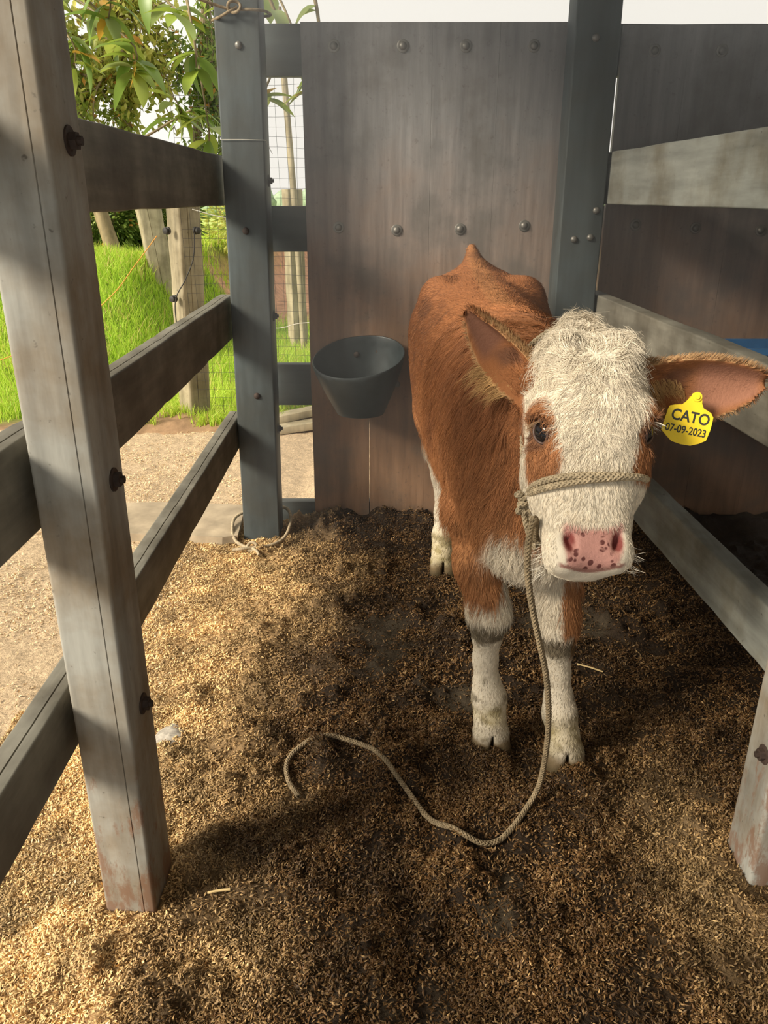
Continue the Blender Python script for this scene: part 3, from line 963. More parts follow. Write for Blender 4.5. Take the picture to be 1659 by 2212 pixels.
def coat_color(V):
    x, y, z = V[:, 0], V[:, 1], V[:, 2]
    s, hx, n = head_local(V)
    nz = fbm(x * 9, y * 9, z * 9, seed=70, oct=3); nf = fbm(x * 40, y * 40, z * 40, seed=71, oct=3)
    C = np.repeat(BROWN[None], len(V), 0)
    C = lerp(C, DARKB, sstep(0.05, 0.55, nz) * 0.6)
    C = lerp(C, LIGHTB, sstep(0.95, 0.55, z + 0.15 * nz) * 0.55)
    C = lerp(C, LIGHTB * 0.9, sstep(0.02, 0.0, np.abs(x - 0.305 + 0.02 * nz) - 0.02) * sstep(0.98, 1.02, z) * sstep(1.9, 2.1, y) * 0.6)
    # darker damp patches on the flank
    C = lerp(C, DARKB * 0.7, sstep(0.30, 0.55, fbm(x * 13, y * 13, z * 13, seed=77, oct=2)) * sstep(1.9, 2.1, y) * sstep(0.8, 0.9, z) * 0.6)
    # white brisket and belly
    w = sstep(0.665, 0.64, z + 0.02 * nz + 0.25 * np.maximum(0, 0.235 - x) * 4) * sstep(1.66, 1.58, y) * sstep(0.20, 0.235, x + 0.01 * nz) * sstep(0.50, 0.555, z)
    C = lerp(C, CREAM, w)
    C = lerp(C, np.array([0.62, 0.46, 0.26]), sstep(0.58, 0.53, z + 0.03 * nz) * sstep(1.72, 1.8, y) * sstep(2.5, 2.35, y) * 0.9)
    # legs
    fl = (x < 0.335) & (y < 1.95); fr = (x >= 0.335) & (y < 1.95); hd = y >= 1.95
    lim = 0.415 + 0.02 * nf + 0.10 * sstep(0.255, 0.30, x)
    C = lerp(C, CREAM, np.where(fl, sstep(lim + 0.008, lim - 0.008, z), 0))
    front = sstep(1.60, 1.57, y)
    lim = np.where(x < 0.404 + 0.006 * nf, 0.53, 0.365 + 0.02 * nf)
    lim = np.where(x > 0.435, 0.30 + 0.03 * nf, lim)
    C = lerp(C, CREAM, np.where(fr, sstep(lim + 0.01, lim - 0.01, z) , 0))
    br = sstep(0.05, 0.25, nz) * sstep(0.06, 0.02, np.abs(z - 0.22)) * sstep(0.43, 0.44, x)
    C = lerp(C, BROWN, np.where(fr, br, 0))
    lim = 0.505 + 0.02 * nf
    C = lerp(C, CREAM, np.where(hd & (y > 2.45), sstep(lim + 0.012, lim - 0.012, z), 0))
    C = lerp(C, BROWN, np.where(hd, sstep(2.63, 2.66, y - 0.1 * z + 0.012) * sstep(0.30, 0.25, z), 0))
    # dung stains below the knees, around the fetlocks and feet
    k1 = sstep(0.038, 0.020, np.abs(z - 0.335 + 0.016 * nf)) * 0.85
    k1 = k1 * sstep(-0.45, -0.05, nz + nf * 0.5)
    k2 = sstep(0.15, 0.55, nf + 0.5 * nz) * sstep(0.29, 0.2, z) * 0.75
    k2 = np.maximum(k2, sstep(0.03, 0.012, np.abs(z - 0.135)) * sstep(-0.2, 0.35, nf + nz) * 0.7)
    C = lerp(C, MUD * 1.3, np.where(y < 1.95, k1, 0)); C = lerp(C, MUD * 1.6, k2 * (z < 0.3))
    C = lerp(C, np.array([0.45, 0.36, 0.13]), sstep(0.30, 0.05, z) * sstep(-0.1, 0.4, nz) * 0.5 * (z < 0.3))
    C = lerp(C, np.array([0.20, 0.13, 0.065]), sstep(0.055, 0.035, z + 0.012 * nf) * 0.9)
    C = lerp(C, MUD * 0.8, sstep(0.045, 0.018, z + 0.014 * nf))
    C = lerp(C, MUD * 1.2, sstep(0.10, 0.03, z + 0.03 * nf) * 0.55)
    # head
    cr = -0.115 + 0.02 * nf + 0.06 * sstep(0.24, 0.34, s) * -1.0
    cr = np.where(s < 0.05, np.where(np.abs(hx) < 0.075, -0.150, -0.085) + 0.012 * nf, cr)
    W = np.interp(s, HS, HW)
    onhead = sstep(-0.10, -0.075, s) * sstep(0.46, 0.44, s) * sstep(0.03, 0.02, np.abs(hx) - W) * (z > 0.64) * (y < 1.6)
    wh = onhead * sstep(cr - 0.012, cr + 0.012, n)
    C = lerp(C, CREAM, wh)
    C = lerp(C, CREAM * np.array([0.95, 0.9, 0.85]), wh * sstep(0.1, 0.5, nf) * 0.4)
    # eye patches
    for sx in (-1, 1):
        px_ = sx * hx
        edge = np.interp(s, [0.115, 0.14, 0.17, 0.20, 0.235, 0.255], [0.086, 0.080, 0.070, 0.062, 0.060, 0.066])
        pm = sstep(edge - 0.003, edge + 0.003, px_ + 0.003 * nf) * sstep(0.10, 0.118, s) * sstep(0.262, 0.248, s + 0.004 * nf) * sstep(np.where(sx < 0, -0.060, -0.085), np.where(sx < 0, -0.050, -0.075), n + 0.005 * nf)
        C = lerp(C, LIGHTB * np.array([0.92, 0.85, 0.85]), pm * onhead)
        rim = sstep(0.032, 0.024, np.sqrt((s - 0.166) ** 2 + (n + 0.026) ** 2)) * (px_ > 0.070)
        C = lerp(C, np.array([0.20, 0.10, 0.06]), rim * onhead)
    # nose
    s0 = s; s = s + 0.010
    nose = sstep(0.347, 0.360, s + 0.004 * nf + 4.0 * hx * hx) * sstep(0.054, 0.047, np.abs(hx) + 0.25 * np.maximum(0, s - 0.385)) * sstep(-0.055, -0.04, n) * sstep(0.4235, 0.4195, s + 2.6 * hx * hx)
    C = lerp(C, PINK, nose * onhead)
    sp = 0
    for (a, b, r) in ((-0.022, 0.385, .007), (-0.012, 0.381, .006), (-0.008, 0.391, .006), (-0.024, 0.398, .007), (-0.012, 0.401, .008), (-0.034, 0.396, .006), (-0.018, 0.391, .005),
                      (0.018, 0.388, .005), (0.026, 0.384, .005), (0.024, 0.396, .006), (0.032, 0.402, .008), (0.016, 0.406, .007), (0.040, 0.407, .006), (-0.036, 0.407, .007), (-0.004, 0.412, .006)):
        sp = np.maximum(sp, sstep(r, r * 0.6, np.hypot(hx - a, s - b)))
    sp = np.maximum(sp, sstep(0.408, 0.413, s + 2.5 * hx * hx) * 0.8)
    coat_color.nose = nose * onhead
    for sx in (-1, 1):
        nos = sstep(1.0, 0.7, np.sqrt(((sx * hx - 0.041) / 0.011) ** 2 + ((s - 0.376) / 0.021) ** 2 + ((n - 0.004) / 0.022) ** 2))
        C = lerp(C, np.array([0.26, 0.075, 0.065]), nos)
    C = lerp(C, np.array([0.30, 0.15, 0.12]), sstep(0.0035, 0.0015, np.abs(s - 0.4235 + 3 * hx * hx)) * sstep(0.06, 0.05, np.abs(hx)) * (n > -0.05) * onhead)
    s = s0
    # ears
    for E in EARS:
        a, b, c = ear_uvw(E, V)
        t = a / E['L']; lo, hi = ear_width(E, np.clip(t, 0, 1)); r = b / np.where(b > 0, hi, lo)
        one = (t > 0.0) & (t < 1.05) & (np.abs(r) < 1.2) & (np.abs(c) < 0.06)
        cup = 0.030 * (1 - 0.45 * np.clip(t, 0, 1)) * (np.clip(r * r, 0, 1.5) - 1) + 0.018
        inner = one & (c > cup)
        C = np.where(one[:, None], BROWN * 0.95, C)
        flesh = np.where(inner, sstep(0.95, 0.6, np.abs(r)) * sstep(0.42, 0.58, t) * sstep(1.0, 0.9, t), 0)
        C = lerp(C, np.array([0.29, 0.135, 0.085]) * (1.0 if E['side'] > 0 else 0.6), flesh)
        dk = np.where(inner, sstep(0.14, 0.05, np.abs(t - 0.36 - 0.1 * r)) * sstep(0.7, 0.3, np.abs(r)) * 0.7, 0)
        C = lerp(C, np.array([0.10, 0.05, 0.035]), dk)
        C = lerp(C, np.array([0.52, 0.36, 0.18]), np.where(one, sstep(0.88, 0.98, np.abs(r)), 0) * 0.6)
    # white fleck at the tail head
    C = lerp(C, CREAM, sstep(0.010, 0.004, np.hypot((x - 0.31) * 0.6 - (z - 1.115) * 0.6, y - 2.70)) * (z > 1.05) * 0.8)
    return np.clip(C, 0, 1)


CC = coat_color(CV)
calf = empty('calf', (0.32, 2.0, 0.0))
tag(calf, 'young brown and white calf with a cream face standing in the pen', 'calf')
M_coat = attr_mat('calf_coat', 'col', 0.75, 0.15, None, bumpscale=160.0, bumpstr=0.35)
body_me = fast_mesh('body', CV, CF, M_coat, True); add_color(body_me, 'col', CC)
_s, _x, _n = head_local(CV)
_a = body_me.attributes.new('muzzle', 'FLOAT_VECTOR', 'POINT'); _a.data.foreach_set('vector', np.stack([_x, _s, 0 * _n], 1).astype(np.float32).ravel())
_a = body_me.attributes.new('nose', 'FLOAT', 'POINT'); _a.data.foreach_set('value', coat_color.nose.astype(np.float32))


def nose_spots():
    nt = M_coat.node_tree; b = nt.nodes['Principled BSDF']
    src = b.inputs['Base Color'].links[0].from_socket
    av = nt.nodes.new('ShaderNodeAttribute'); av.attribute_name = 'muzzle'
    an = nt.nodes.new('ShaderNodeAttribute'); an.attribute_name = 'nose'
    vo = nt.nodes.new('ShaderNodeTexVoronoi'); vo.inputs['Scale'].default_value = 92; vo.inputs['Randomness'].default_value = 0.9
    nt.links.new(av.outputs['Vector'], vo.inputs['Vector'])
    spot = ramp(nt, vo.outputs['Distance'], [(0.42, (1, 1, 1)), (0.52, (0, 0, 0))])
    nz = nt.nodes.new('ShaderNodeTexNoise'); nz.inputs['Scale'].default_value = 38; nt.links.new(av.outputs['Vector'], nz.inputs['Vector'])
    sp = nt.nodes.new('ShaderNodeSeparateXYZ'); nt.links.new(av.outputs['Vector'], sp.inputs[0])
    low = nt.nodes.new('ShaderNodeMapRange'); low.inputs[1].default_value = 0.364; low.inputs[2].default_value = 0.402; low.inputs[3].default_value = -0.14; low.inputs[4].default_value = 0.14
    nt.links.new(sp.outputs['Y'], low.inputs[0])
    ad = nt.nodes.new('ShaderNodeMath'); ad.operation = 'ADD'; nt.links.new(nz.outputs['Fac'], ad.inputs[0]); nt.links.new(low.outputs[0], ad.inputs[1])
    reg = ramp(nt, ad.outputs[0], [(0.46, (0, 0, 0)), (0.52, (1, 1, 1))])
    m1 = mix(nt, 1.0, spot, reg, 'MULTIPLY')
    m2 = mix(nt, 1.0, m1, an.outputs['Color'], 'MULTIPLY')
    c = mix(nt, m2, src, (0.13, 0.045, 0.04))
    nt.links.new(c, b.inputs['Base Color'])
    rg = ramp(nt, an.outputs['Fac'], [(0.0, (0.75, 0.75, 0.75)), (1.0, (0.38, 0.38, 0.38))]); nt.links.new(rg, b.inputs['Roughness'])


nose_spots()
body = obj_from('body', body_me, calf)


# ---- eyes with lids
def uv_sphere(c, r, nu=20, nv=14, sc=(1, 1, 1)):
    V = []; F = []
    for i in range(nv + 1):
        th = math.pi * i / nv
        for j in range(nu):
            ph = 2 * math.pi * j / nu
            V.append((c[0] + r * sc[0] * math.sin(th) * math.cos(ph), c[1] + r * sc[1] * math.sin(th) * math.sin(ph), c[2] + r * sc[2] * math.cos(th)))
    for i in range(nv):
        for j in range(nu):
            k = (j + 1) % nu
            F.append((i * nu + j, (i + 1) * nu + j, (i + 1) * nu + k, i * nu + k))
    return V, F


M_eye, _nt, _b = new_mat('wet_dark_eye')
_n = noise(_nt, 30, 2); _nt.links.new(ramp(_nt, _n, [(0.3, (0.006, 0.006, 0.008)), (0.7, (0.016, 0.013, 0.012))]), _b.inputs['Base Color'])
_b.inputs['Roughness'].default_value = 0.04; _b.inputs['Specular IOR Level'].default_value = 0.22
M_lid = plain('eyelid_skin', (0.09, 0.048, 0.034), 0.5, 0, 60, 0.2)
for sx in (-1, 1):
    c = head_point(0.166, 0.0790 * sx, -0.030)
    V, F = uv_sphere(c, 0.0258)
    mesh_obj('eye', V, F, M_eye, calf)
    out = np.array([sx * 0.80, 0, 0]) + NR * 0.60; out /= np.linalg.norm(out)
    e1 = AX - out * AX.dot(out); e1 /= np.linalg.norm(e1); e2 = np.cross(out, e1)
    ringp = []
    for i in range(33):
        a = 2 * math.pi * i / 32
        q = e1 * (0.0225 * math.cos(a)) + e2 * (0.0160 * math.sin(a))
        d = out * math.sqrt(max(0, 0.0262 ** 2 - q @ q))
        ringp.append(c + q + d)
    tube('eyelid', ringp, 0.0026, M_lid, calf, 8)


# ---- coat hair
def tri_sample(V, F, n, wts):
    a = 0.5 * np.linalg.norm(np.cross(V[F[:, 2]] - V[F[:, 0]], V[F[:, 3]] - V[F[:, 1]]), axis=1)
    w = a * wts
    c = np.cumsum(w); c /= c[-1]
    f = np.searchsorted(c, rng.random(n))
    r1, r2 = rng.random(n)[:, None], rng.random(n)[:, None]
    q = V[F[f]]
    P = (q[:, 0] * (1 - r1) + q[:, 1] * r1) * (1 - r2) + (q[:, 3] * (1 - r1) + q[:, 2] * r1) * r2
    return P, f


def make_hair(nh=220000, npt=6):
    N = vert_normals(CV, CF)
    FC = CV[CF].mean(1); FN = N[CF].mean(1)
    s, hx, n = head_local(FC)
    W = np.interp(s, HS, HW)
    onhead = (s > -0.10) & (s < 0.44) & (np.abs(hx) < W + 0.02) & (n > -0.21) & (FC[:, 1] < 1.6) & (FC[:, 2] > 0.64)
    wts = np.where(onhead, 2.6, 1.0)
    wts *= np.where(FC[:, 2] < 0.05, 0.0, 1.0)                       # hooves stay bare
    nose = onhead & (s > 0.350) & (n > -0.06) & (np.abs(hx) < 0.060)
    wts *= np.where(nose, 0.0, 1.0)
    ew = np.ones(len(FC))
    for sx in (-1, 1):
        d = np.linalg.norm(FC - head_point(0.166, 0.094 * sx, -0.027), axis=1)
        wts *= np.where(d < 0.025, 0.0, 1.0)
    for E in EARS:
        a, b, c = ear_uvw(E, FC); t = a / E['L']; lo, hi = ear_width(E, np.clip(t, 0, 1)); r = b / np.where(b > 0, hi, lo)
        inner = (t > 0.42) & (t < 1.0) & (np.abs(r) < 0.80) & ((FN @ E['w']) > 0.2)
        wts *= np.where(inner, 0.15, 1.0)
    neck = (FC[:, 1] < 2.0) & (FC[:, 2] > 0.6) & ~onhead
    wts *= np.where(neck, 2.0, 1.0)
    wts *= np.where(FN[:, 1] > 0.75, 0.35, 1.0)                       # rump side faces the wall
    P, f = tri_sample(CV, CF, nh, wts)
    Nn = FN[f]
    Nn = Nn / (np.linalg.norm(Nn, axis=1)[:, None] + 1e-9)
    s, hx, n = head_local(P)
    x, y, z = P.T
    oh = onhead[f]
    body_dir = np.stack([0 * x, 0.75 + 0 * x, -0.65 + 0 * x], 1)
    neck_dir = np.stack([-0.10 + 0 * x, 0.30 + 0 * x, -1.0 + 0 * x], 1)
    leg_dir = np.stack([0 * x, 0 * x, -1.0 + 0 * x], 1)
    kn = (sstep(2.15, 1.75, y))[:, None]
    D = body_dir * (1 - kn) + neck_dir * kn
    kl = sstep(0.55, 0.45, z)[:, None]
    D = D * (1 - kl) + leg_dir * kl
    # face: from a whorl between the eyes outwards/upwards on the forehead, downwards on the nose
    wx, ws = hx - 0.0, s - 0.15
    face = np.outer(np.where(s < 0.14, 0.35, 1.0), AX) + np.outer(np.sign(hx) * np.clip(np.abs(hx) / 0.05, 0, 1) * np.where(s < 0.2, 0.9, 0.35), [1, 0, 0])
    up = sstep(0.06, 0.0, s)[:, None]
    face = face * (1 - up) + up * (-AX * 0.8 + np.outer(hx * 14, [1, 0, 0]) + NR * 0.3)
    D = np.where(oh[:, None], face, D)
    D = D - Nn * np.sum(D * Nn, 1)[:, None]
    D /= np.linalg.norm(D, axis=1)[:, None] + 1e-9
    B = np.cross(Nn, D)
    # clump noise turns neighbouring hairs the same way
    cl = fbm(x * 45, y * 45, z * 45, seed=90, oct=2); cl2 = fbm(x * 30, y * 30, z * 14, seed=92, oct=2)
    amp = np.where(oh, np.where(s < 0.22, 0.9, 0.4), 0.42)
    D = D + B * (cl * amp)[:, None] * 1.1
    D /= np.linalg.norm(D, axis=1)[:, None] + 1e-9
    # lengths
    L = 0.014 + 0 * x
    L = np.where(neck[f], 0.042, L)
    L = np.where((y < 1.62) & (z < 0.68) & ~oh, 0.032, L)
    L = np.where((z < 0.60) & (y > 1.9) & (z > 0.45), 0.026, L)
    L = np.where(z < 0.42, 0.009, L); L = np.where(z < 0.3, 0.0065, L)
    L = np.where((z > 0.36) & (z < 0.42) & (y < 1.7), 0.016, L)
    L = np.where(oh, 0.0095, L)
    L = np.where(oh & (s < 0.24), 0.017, L)
    L = np.where(oh & (s < 0.07), 0.030, L)
    L = np.where(oh & (s < 0.02), 0.032, L)
    L = np.where(oh & (s > 0.34), 0.0055, L)
    Ec = CC[CF[f]].mean(1)
    lift = np.where(oh & (s < 0.03), 0.55, 0.22) + np.where((z < 0.68) & (y < 1.6) & ~oh, 0.15, 0)
    curl = np.where(oh & (s < 0.26), np.where(s < 0.08, 0.9, 0.45), np.where(neck[f], 0.28, 0.10))
    for E in EARS:
        a, b, c = ear_uvw(E, P); t = a / E['L']; lo, hi = ear_width(E, np.clip(t, 0, 1)); r = b / np.where(b > 0, hi, lo)
        one = (t > -0.02) & (t < 1.05) & (np.abs(r) < 1.25) & (np.abs(c) < 0.06)
        edge = one & (np.abs(r) > 0.80)
        dirn = np.outer(np.sign(b), E['v']) + E['u'] * 0.8
        dirn /= np.linalg.norm(dirn, axis=1)[:, None]
        D = np.where(one[:, None], E['u'] * 0.9 + 0.2 * dirn, D)
        D = np.where(edge[:, None], dirn, D)
        L = np.where(one, 0.008, L); L = np.where(edge, 0.009, L)
        low = one & (r > 0.7) & (t > 0.1) & (t < 0.5) & (E['side'] < 0)
        L = np.where(low, 0.032 * (0.5 + 0.8 * rng.random(nh)), L); D = np.where(low[:, None], E['v'] * 0.75 + E['u'] * 0.10 + np.array([-0.4, -0.2, 0.0]), D)
        tuft = one & (t > 0.16) & (t < 0.40) & (b < 0.0) & (np.sum(Nn * E['w'], 1) > 0) & (E['side'] > 0)
        L = np.where(tuft, 0.030, L); D = np.where(tuft[:, None], -E['v'] * 0.8 + E['u'] * 0.45 + E['w'] * 0.25, D)
        Ec = np.where((low | tuft)[:, None], np.array([0.48, 0.29, 0.12]), Ec)
        lift = np.where(one, 0.12, lift)
    D /= np.linalg.norm(D, axis=1)[:, None] + 1e-9
    L = L * (0.6 + 0.8 * rng.random(nh))
    ph = cl2 * 6.0 + rng.normal(0, 0.35, nh)
    t = np.linspace(0, 1, npt)
    # neighbouring hairs gather into locks
    cs = np.where(neck[f], 0.010, np.where(oh, np.where(s < 0.24, 0.008, 0.006), 0.008))[:, None]
    cs = cs * np.where(neck[f], 1.0, 1.0)[:, None] * np.stack([np.ones(nh), np.ones(nh), np.where(neck[f], 3.5, 1.0)], 1)
    cell = np.floor(P / cs)
    jx = np.stack([_hash(cell[:, 0], cell[:, 1], cell[:, 2], 200 + k) for k in range(3)], 1)
    cen = (cell + 0.2 + 0.6 * jx) * cs
    pull = cen - P
    pull = pull - Nn * np.sum(pull * Nn, 1)[:, None]
    lockt = (jx[:, 0] - 0.5)
    for E in EARS:
        a, b, c = ear_uvw(E, P); t_ = a / E['L']
        pull = pull * np.where((t_ > 0.05) & (t_ < 1.1) & (np.abs(b) < 0.10) & (np.abs(c) < 0.06), 0.12, 1.0)[:, None]
    pull = pull * np.where(neck[f], 0.8, np.where(oh, 0.5, 0.6))[:, None] * np.stack([np.ones(nh), np.ones(nh), np.where(neck[f], 0.1, 1.0)], 1)
    Pts = np.zeros((nh, npt, 3))
    jit = rng.normal(0, 0.10, (nh, 3)) * np.where(oh & (s < 0.07), 1.6, 1.0)[:, None]
    B = np.cross(Nn, D)
    for i, tt in enumerate(t):
        rise = lift * (tt - 0.75 * tt * tt)
        sw = curl * 0.5 * np.sin(ph + tt * 5.5) * tt
        Pts[:, i] = P + L[:, None] * (D * tt + Nn * rise[:, None] + B * sw[:, None] + jit * tt * tt + B * (lockt * 0.5 * tt)[:, None]
                                      + np.array([0, 0, -0.25]) * (tt * tt) * np.where(L > 0.02, 1, 0)[:, None]) + pull * (tt ** 0.7)
    col = Ec * (0.75 + 0.45 * rng.random((nh, 1))) * (0.78 + 0.42 * jx[:, 1:2])
    # eyelashes
    lp, lc = [], []
    for sx in (-1, 1):
        for k in range(46):
            a = rng.uniform(-1, 1)
            root = head_point(0.147 + 0.006 * abs(a), (0.100 - 0.004 * abs(a)) * sx, -0.028 + 0.018 * a)
            d = np.array([sx * 0.9, 0, 0]) + NR * (0.25 + 0.5 * a) + AX * 0.15
            d /= np.linalg.norm(d)
            l = rng.uniform(0.014, 0.026)
            lp.append([root + d * l * q + AX * (0.35 * l * q * q) for q in t])
            lc.append([0.75, 0.68, 0.56] if sx > 0 else [0.40, 0.26, 0.15])
    # a few long muzzle whiskers
    for sx in (-1, 1):
        for k in range(24):
            root = head_point(rng.uniform(0.36, 0.42), 0.074 * sx, rng.uniform(-0.07, -0.01))
            d = np.array([sx, -0.2, -0.3]) + rng.normal(0, 0.3, 3); d /= np.linalg.norm(d)
            lp.append([root + d * 0.022 * q for q in t]); lc.append([0.8, 0.74, 0.62])
    Pts = np.concatenate([Pts, np.array(lp)]); col = np.concatenate([col, np.array(lc)])
    nh = len(Pts)
    hc = bpy.data.hair_curves.new('coat_hair')
    hc.add_curves([npt] * nh)
    hc.attributes['position'].data.foreach_set('vector', Pts.astype(np.float32).ravel())
    rad = np.interp(t, [0, 0.4, 1], [0.00042, 0.00036, 0.00010])
    if 'radius' not in hc.attributes: hc.attributes.new('radius', 'FLOAT', 'POINT')
    hc.attributes['radius'].data.foreach_set('value', np.tile(rad, nh).astype(np.float32))
    ca = hc.attributes.new('col', 'FLOAT_COLOR', 'CURVE')
    ca.data.foreach_set('color', np.concatenate([np.clip(col, 0, 1), np.ones((nh, 1))], 1).astype(np.float32).ravel())
    hc.materials.append(attr_mat('calf_hair', 'col', 0.6, 0.25))
    o = obj_from('coat_hair', hc, calf, 'stuff')
    return o


make_hair()


# ------------------------------------------------------------------ rope halter and lead
def head_ring(s, phi, off):
    W, Fr, Bk = (float(np.interp(s, HS, t)) for t in (HW, HF, HB))
    c = Fr - (Fr - Bk) * 0.42
    e = 2.4
    cs, sn = math.cos(phi), math.sin(phi)
    hh = (Fr - c) if sn > 0 else (c - Bk)
    x = (W + off) * math.copysign(abs(cs) ** (2 / e), cs)
    n = c + (hh + off) * math.copysign(abs(sn) ** (2 / e), sn)
    return head_point(s, x, n)


D2R = math.pi / 180
halter = empty('rope_halter', (0.35, 1.25, 0.80))
tag(halter, 'braided hemp rope halter around the calf muzzle with its lead trailing on the floor', 'halter')
RR = 0.0052
def nose_path(ds0, ds1, dip, off):
    out = []
    for i in range(41):
        t = i / 40
        phi = (192 - t * 205) * D2R
        s = 0.270 * (1 - t) + 0.246 * t + ds0 * (1 - t) + ds1 * t + dip * math.sin(t * math.pi * 2.0)
        out.append(head_ring(s, phi, 0.006 + off))
    return out
braid('noseband', nose_path(-0.002, -0.004, -0.0045, 0.0035), RR, M_rope, halter)
braid('noseband', nose_path(0.000, 0.006, 0.0040, 0.0025), RR, M_rope, halter)
# strand under the jaw
braid('jaw_rope', [head_ring(0.272 - 0.012 * (i / 24), (-14 - i * 6.3) * D2R, 0.006) for i in range(25)], RR, M_rope, halter)
# headstall behind the ears
hs_ = [head_ring(0.268, 190 * D2R, 0.010), head_ring(0.235, 196 * D2R, 0.008), head_ring(0.19, 202 * D2R, 0.008), head_ring(0.14, 208 * D2R, 0.010), head_ring(0.10, 214 * D2R, 0.016),
       np.array([0.258, 1.500, 0.940]), np.array([0.268, 1.535, 1.00]), np.array([0.325, 1.545, 1.055]), np.array([0.385, 1.545, 1.058]), np.array([0.450, 1.535, 1.01]), np.array([0.474, 1.500, 0.940]),
       head_ring(0.10, -28 * D2R, 0.024), head_ring(0.14, -24 * D2R, 0.016), head_ring(0.20, -18 * D2R, 0.012), head_ring(0.244, -12 * D2R, 0.010)]
braid('headstall', spline(hs_, 160), RR, M_rope, halter)


def knot(c, r, axis, turns=2.0, tilt=0.0, name='knot'):
    c = np.array(c); ax = np.array(axis, float); ax /= np.linalg.norm(ax)
    a = np.cross(ax, [0, 0, 1.0]); a /= np.linalg.norm(a); b = np.cross(ax, a)
    P = []
    for i in range(60):
        t = i / 59
        ph = 2 * math.pi * turns * t
        rr = r * (1 + 0.25 * math.sin(ph * 1.5 + tilt))
        P.append(c + a * rr * math.cos(ph) + b * rr * math.sin(ph) + ax * (t - 0.5) * r * 2.0 + a * r * 0.3 * math.sin(3 * ph))
    braid(name, P, RR * 0.95, M_rope, halter)


kl = head_ring(0.272, 188 * D2R, 0.014)
kr = head_ring(0.246, -8 * D2R, 0.010)
knot(kl, 0.0105, (0.3, -0.2, -1.0), 2.2)
knot(kl + np.array([0.004, 0.004, -0.024]), 0.0095, (0.8, -0.5, -0.3), 2.0, 1.0)
knot(kr, 0.0085, (0.2, 0.3, -1.0), 2.0, 0.5)
# doubled rope dropping from the knot to the ring where the lead starts
k2 = kl + np.array([0.022, 0.004, -0.088])
for dx in (-0.0045, 0.0065):
    braid('drop_rope', spline([kl + np.array([dx, 0.002, -0.012]), kl + np.array([0.009 + dx, 0.0, -0.05]), k2 + np.array([dx, 0, 0])], 24), RR, M_rope, halter)
knot(k2 + np.array([0.004, 0, -0.002]), 0.0075, (1, 0.2, 0.3), 1.5)
lead = [k2 + np.array([0.004, -0.002, 0.002]), (0.264, 1.240, 0.782), (0.2575, 1.243, 0.758), (0.258, 1.25, 0.702), (0.267, 1.262, 0.640), (0.282, 1.276, 0.576), (0.305, 1.297, 0.492), (0.326, 1.317, 0.415),
        (0.344, 1.338, 0.321), (0.354, 1.358, 0.222), (0.357, 1.380, 0.118), (0.352, 1.392, 0.05), (0.326, 1.368, 0.018)]
for gx, gy in ((0.292, 1.326), (0.252, 1.286), (0.210, 1.270), (0.162, 1.284), (0.105, 1.340), (0.045, 1.443), (-0.023, 1.548), (-0.095, 1.604), (-0.165, 1.611), (-0.221, 1.574), (-0.240, 1.524), (-0.230, 1.469), (-0.199, 1.412)):
    lead.append((gx, gy, float(floor_h(np.array([gx]), np.array([gy]))[0]) + 0.012))
LP = spline(lead, 420)
_g = floor_h(LP[:, 0], LP[:, 1]) + 0.009
LP[:, 2] = np.where((np.arange(len(LP)) > 180), np.maximum(LP[:, 2], _g), LP[:, 2])
_k = np.ones(21) / 21
LP[230:-12, 2] = np.convolve(LP[:, 2], _k, 'same')[230:-12]
braid('lead_rope', LP, 0.0053, M_rope_dark, halter)

# ------------------------------------------------------------------ ear tag
tagroot = empty('ear_tag', (0.558, 1.372, 0.915))
tag(tagroot, 'yellow plastic ear tag with black print hanging from the calf ear', 'ear tag')
_tf = Matrix.Rotation(math.radians(90), 4, 'X')          # local xy plane -> world xz
_tr = Matrix.Translation((0.558, 1.372, 0.915)) @ Matrix.Rotation(math.radians(-6), 4, 'Z') @ Matrix.Rotation(math.radians(-16), 4, 'X') @ _tf @ Matrix.Rotation(math.radians(-5), 4, 'Z')
KPX = 0.000163
_out = [(585, 962), (640, 945), (715, 935), (750, 905), (775, 870), (800, 840), (815, 800), (850, 785), (890, 790), (915, 815), (925, 860), (930, 905), (955, 955), (1000, 975), (1045, 1000), (1075, 1045),
        (1072, 1120), (1062, 1200), (1036, 1308), (965, 1352), (872, 1385), (770, 1380), (662, 1356), (595, 1300), (530, 1240), (543, 1150), (560, 1060), (570, 1000)]
_cx, _cy = 805, 1155
loc2 = [((px_ - _cx) * KPX, -(py_ - _cy) * KPX) for px_, py_ in _out][::-1]
def flat_plate(pts, z0, z1, bow=0.6):
    n = len(pts)
    V = [(x, y, z0 + bow * 0.0) for x, y in pts] + [(x, y, z1) for x, y in pts]
    F = [tuple(range(n)), tuple(range(2 * n - 1, n - 1, -1))]
    F += [(i, i + n, (i + 1) % n + n, (i + 1) % n) for i in range(n)]
    return V, F
V, F = flat_plate(loc2, -0.0012, 0.0012)
V = [_tr @ Vector(v) for v in V]
plate = mesh_obj('tag_plate', V, F, M_tag, tagroot, False)
def disc(cx, cy, r, z0, z1, n=20):
    pts = [(cx + r * math.cos(2 * math.pi * i / n), cy + r * math.sin(2 * math.pi * i / n)) for i in range(n)]
    return flat_plate(pts, z0, z1)
for r, z0, z1, nm in ((0.0088, 0.0010, 0.0032, 'stud_washer'), (0.0045, 0.0030, 0.0052, 'stud')):
    V, F = disc((862 - _cx) * KPX, -(835 - _cy) * KPX, r, z0, z1)
    mesh_obj(nm, [_tr @ Vector(v) for v in V], F, M_tag, tagroot, True, 40)
# pin that goes through the ear
tube('stud_pin', [_tr @ Vector(((862 - _cx) * KPX, -(835 - _cy) * KPX, z)) for z in (0.004, -0.02, -0.05)], 0.003, M_tag, tagroot, 8)


